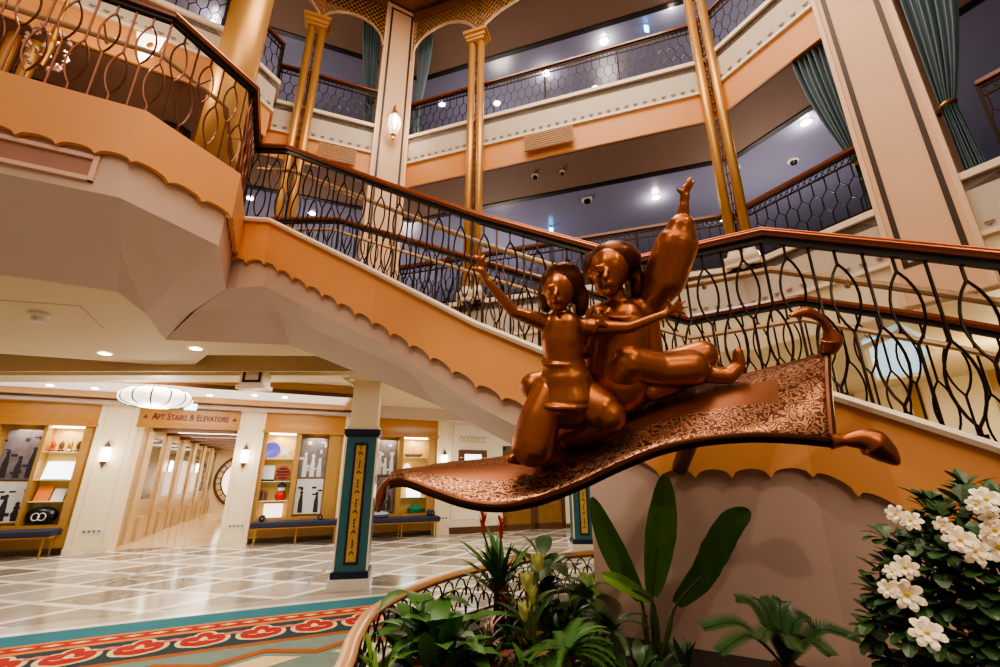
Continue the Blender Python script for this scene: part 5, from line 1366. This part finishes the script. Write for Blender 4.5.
def leafy(name, label, px, py, tt, n, L, w, mm_, el=(.3, 1.4), droop=(.4, 1.5), h=0.0, stems=True, zb=None, cat='plant', az_=(0, 6.283), fm=.3):
    base = ground(px, py, tt); t = plant(name, label, base, cat); top_ = pt(px, py, tt); m = MB(); st = MB()
    for k in range(n):
        a = R.uniform(*az_); e = R.uniform(*el); f = R.uniform(fm, 1.0)
        r0 = R.uniform(0, h); b0 = Vector((top_.x + cos(a) * r0, top_.y + sin(a) * r0, SOIL + max(.03, (top_.z - SOIL)) * f))
        if stems: st.tube([base, (base + b0) / 2 + Vector((cos(a) * .02, sin(a) * .02, 0)), b0], .004, 4)
        leaf(m, b0, a, e, L * R.uniform(.7, 1.15), w * R.uniform(.8, 1.15), R.uniform(*droop), .22)
    m.build('foliage', mm_, t, True, True, False)
    if stems: st.build('stem', M_stem, t, False)
    return t, top_
leafy('broad_leaf_plant', 'lush mid green plant with broad pointed leaves leaning over the left planter rail', 437, 628, 2.02, 80, .21, .046, M_leaf, (.0, 1.3), (.4, 1.6), .15)
leafy('broad_leaf_plant', 'small broad leaved green plant touching the pale planter rail, left of the orange flowers', 425, 590, 2.25, 22, .2, .055, M_leaf, (.0, 1.0), (.3, 1.2), .09)
leafy('variegated_plant', 'small yellowish green strappy plant at the bottom left inside the planter rail', 378, 662, 1.85, 22, .16, .016, M_leafl, (.3, 1.4), (.3, 1.2), .05)
leafy('variegated_plant', 'small pale leaved plant with reddish stems at the bottom edge, left of centre', 425, 690, 1.75, 20, .14, .02, M_rust, (.3, 1.4), (.3, 1.2), .06)
# upright plant with orange bracts
tt, top_ = leafy('lance_leaf_plant', 'tall lance leaved plant topped by two orange flower bracts', 499, 580, 2.75, 34, .34, .028, M_leaf, (.5, 1.5), (.2, 1.0), .03, fm=.7)
for x, y in ((483, 520), (501, 526)):
    c = pt(x, y + 12, 2.7); f = MB()
    for k in range(9): leaf(f, c + Vector((0, 0, .01 * k)), 2 * pi * k * .38, 1.15, .075, .011, .1, .3)
    f.tube([c, c + Vector((0, 0, .085))], [.016, .006], 6)
    q = MB(); q.tube([Vector((top_.x, top_.y, top_.z)), c], .006, 6); q.build('flower_stalk', M_stem, tt)
    f.build('flower', M_flo, tt, False, True, False)
leafy('round_leaf_plant', 'dark plant with broad drooping leaves between the orange flowers and the beige wall', 543, 556, 3.05, 26, .24, .062, M_leafd, (.1, 1.2), (.6, 1.6), .12)
leafy('round_leaf_plant', 'dark leafy plant low against the far grille beside the beige wall', 575, 592, 3.2, 18, .2, .05, M_leafd, (.1, 1.2), (.4, 1.4), .12)
# pale yellow flower spike
base = ground(532, 640, 2.3); t = plant('tulip_like_plant', 'plant carrying a spike of four pale yellow tulip shaped blooms', base)
m = MB()
for k in range(18): leaf(m, base + Vector((R.uniform(-.04, .04), R.uniform(-.04, .04), R.uniform(.1, .4))), R.uniform(0, 6.28), R.uniform(.5, 1.4), R.uniform(.18, .26), .02, .8, .2)
m.build('foliage', M_leaf, t, True, True, False)
for x, y in ((538, 573), (527, 592), (532, 604), (525, 622)):
    c = pt(x, y, 2.25); q = MB(); q.tube([base, (base + c) / 2, c], .006, 5); sm_ = q.build('stem', M_stem, t, False); f = MB()
    for k in range(8): leaf(f, c, 2 * pi * k / 8, 1.25 - .25 * (k % 2), .10, .026, -.25, .35)
    f.build('bloom', M_flpale, sm_, True, True, False)
def fern(name, label, px, py, tt, n, L, mm_, el=(.4, 1.3)):
    base = ground(px, py, tt); t = plant(name, label, base, 'fern'); c = pt(px, py, tt); m = MB()
    for k in range(n):
        a = R.uniform(0, 6.28); e = R.uniform(*el); P_ = [c.copy()]; 
        for j in range(12): P_.append(P_[-1] + Vector((cos(a) * cos(e), sin(a) * cos(e), sin(e))) * (L / 12)); e -= .13
        m.tube(P_, .003, 3)
        for j in range(1, 13):
            d = (P_[j] - P_[j - 1]).normalized(); s = d.cross(Vector((0, 0, 1))); s = s.normalized() if s.length > 1e-4 else Vector((1, 0, 0)); l_ = L * .28 * (1 - .8 * j / 13)
            for sg in (-1, 1):
                for off2 in (0, .5):
                    b0 = P_[j].lerp(P_[j - 1], off2); m.add([b0 - d * .006, b0 + d * .006, b0 + (s * sg + d * .5).normalized() * l_], [(0, 1, 2)])
    m.build('foliage', mm_, t, False, True, False)
    q = MB(); q.tube([base, c], [.02, .012], 6); q.build('stem', M_stem, t)
fern('fern', 'bright green fern lit up against the far planter grille', 585, 598, 2.95, 16, .26, M_leafl)
fern('fern', 'feathery green fern at the bottom edge right of the yellow blooms', 568, 655, 2.05, 22, .24, M_leaf)
fern('dark_fern', 'dark pinnate foliage plant at the left edge of the beige wall', 612, 632, 2.35, 12, .24, M_leafd)
leafy('dark_shrub', 'low dark foliage at the foot of the paddle-leaved plant', 640, 668, 2.15, 34, .13, .03, M_leafd, (.1, 1.4), (.3, 1.2), .14)
leafy('spiky_plant', 'small upright spiky plant right of the paddle-leaved plant stems', 685, 662, 2.2, 16, .13, .018, M_leafd, (.9, 1.5), (-.1, .4), .03)
leafy('bromeliad', 'small pale pink flowered bromeliad in the middle of the planter', 489, 620, 2.35, 22, .10, .016, M_flpink, (.4, 1.4), (.2, .8), .02)
leafy('russet_plant', 'russet leaved low plant behind the pale pink bromeliad', 512, 598, 2.6, 24, .13, .03, M_rust, (.2, 1.3), (.3, 1.2), .08)
leafy('russet_plant', 'dark russet leaved plant in front of the pale pink bromeliad', 488, 655, 2.0, 26, .12, .026, M_rust, (.2, 1.3), (.3, 1.2), .06)
leafy('succulent', 'blue green rosette succulent beside the pale pink bromeliad', 508, 626, 2.35, 40, .07, .016, M_succ, (.2, 1.4), (.0, .5), .03)
leafy('grey_leaf_plant', 'grey green small leaved mound at the bottom centre', 515, 655, 2.1, 70, .035, .012, M_peb, (.1, 1.4), (.2, 1), .09)
leafy('grey_leaf_plant', 'speckled grey small leaved mound just left of the beige wall', 592, 640, 2.4, 80, .035, .012, mat('speckled_leaf', (120, 128, 112), .5, var=.5, scale=40), (.1, 1.4), (.2, 1), .11)
leafy('golden_leaf_plant', 'small golden leaved plant in the middle of the planter below the yellow blooms', 527, 632, 2.3, 18, .09, .02, mat('golden_leaf', (176, 140, 60), .5, var=.4, scale=14), (.2, 1.3), (.3, 1.2), .04)
leafy('small_leaf_plant', 'small dark green plant filling the back of the planter by the grille', 555, 612, 2.65, 40, .10, .026, M_leafd, (.1, 1.4), (.3, 1.2), .16)
leafy('small_leaf_plant', 'small mid green plant at the bottom edge left of the feathery fern', 545, 668, 1.95, 34, .10, .024, M_leaf, (.1, 1.4), (.3, 1.2), .12)
leafy('small_leaf_plant', 'small dark green plant under the left planter rail', 462, 665, 1.9, 34, .10, .024, M_leafd, (.1, 1.4), (.3, 1.2), .14)

# ================================================================ LIGHT
wd = bpy.data.worlds.new('world'); SC.world = wd; wd.use_nodes = True
bg = wd.node_tree.nodes['Background']; bg.inputs[0].default_value = (1.0, .82, .66, 1); bg.inputs[1].default_value = .30
area('atrium_light', (.5, 3.2, 12.0), 4.5, 520, (1, .82, .64))
area('front_fill', (0, -1.5, 9.0), 5, 260, (1, .80, .62), (radians(38), 0, 0))  # soft fill added in front to brighten the sculpture, no fixture
# lower hall
for s, d, e in ((-1.5, 1.5, 20), (1.2, 1.7, 30), (3.6, 1.5, 22)):
    p = wl(s, d, 3.15); area('hall_light', tuple(p), 1.1, e, (1, .93, .80), (0, 0, 0))
for x, y, e in ((-6.2, 7.6, 44), (-3.6, 8.0, 48), (-.6, 9.8, 56), (2.2, 11.5, 50)): area('hall_light', (x, y, 3.0), 1.3, e, (1, .93, .80))
area('low_ceiling_light', (-5.2, 4.6, 3.0), 1.0, 26, (1, .88, .72)); area('low_ceiling_light', (-3.2, 5.5, 2.98), .6, 12, (1, .88, .72))
for k in range(4): p = wl((c0 + c1) / 2, -1.6 - 2.6 * k, 2.5); area('corridor_lamp', tuple(p), .8, 8.5, (1, .90, .74))
area('right_hall_light', (6.2, 7.2, 3.1), 1.6, 70, (1, .88, .66)); point('right_hall_lamp', (7.0, 5.6, 2.75), 60, (1, .78, .40))
# fill added in the galleries to brighten their ceilings
for x, y, z, e in ((0, 10.5, L2, 150), (5.5, 7.5, L2, 150), (-5, 9.5, L2, 90), (0, 10.5, L3, 130), (6.2, 7.5, L3, 130), (-6, 9, L3, 90), (-3, 12.5, L2, 90), (3.5, 11, L3, 80)): point('gallery_fill', (x, y, z + 1.1), e, (1, .86, .76), .3)
point('landing_lamp', (-4.6, 3.9, 6.7), 70, (1, .80, .58), .2)
# accents on the sculpture and fascia
spot('accent', (3.4, -.6, 6.8), (.6, 2.4, 2.0), 330, (1, .84, .62), 40)
spot('accent', (-2.6, -.8, 6.5), (.2, 2.4, 1.8), 220, (1, .82, .60), 42)
spot('accent', (.8, 5.0, 9.0), (.6, 2.4, 1.9), 190, (1, .84, .62), 30)
spot('accent', (-.5, -1.0, 6.0), (-1.2, 4.2, 3.4), 190, (1, .78, .54), 60)
spot('plant_fill', (-.9, .5, 4.6), (.1, 2.9, .7), 130, (1, .92, .76), 40)  # spot added to brighten the planter, no fixture
spot('plant_fill', (1.3, -.8, 3.6), (1.4, 1.2, 1.1), 30, (1, .88, .68), 34)  # second added spot, for the shrub
spot('wall_fill', (1.6, -.6, 3.4), (1.9, 2.6, .9), 60, (1, .80, .62), 70)  # spot added to lift the enclosure wall, no fixture
SC.view_settings.view_transform = 'AgX'
SC.view_settings.look = 'AgX - Medium High Contrast'
SC.view_settings.exposure = 0.14
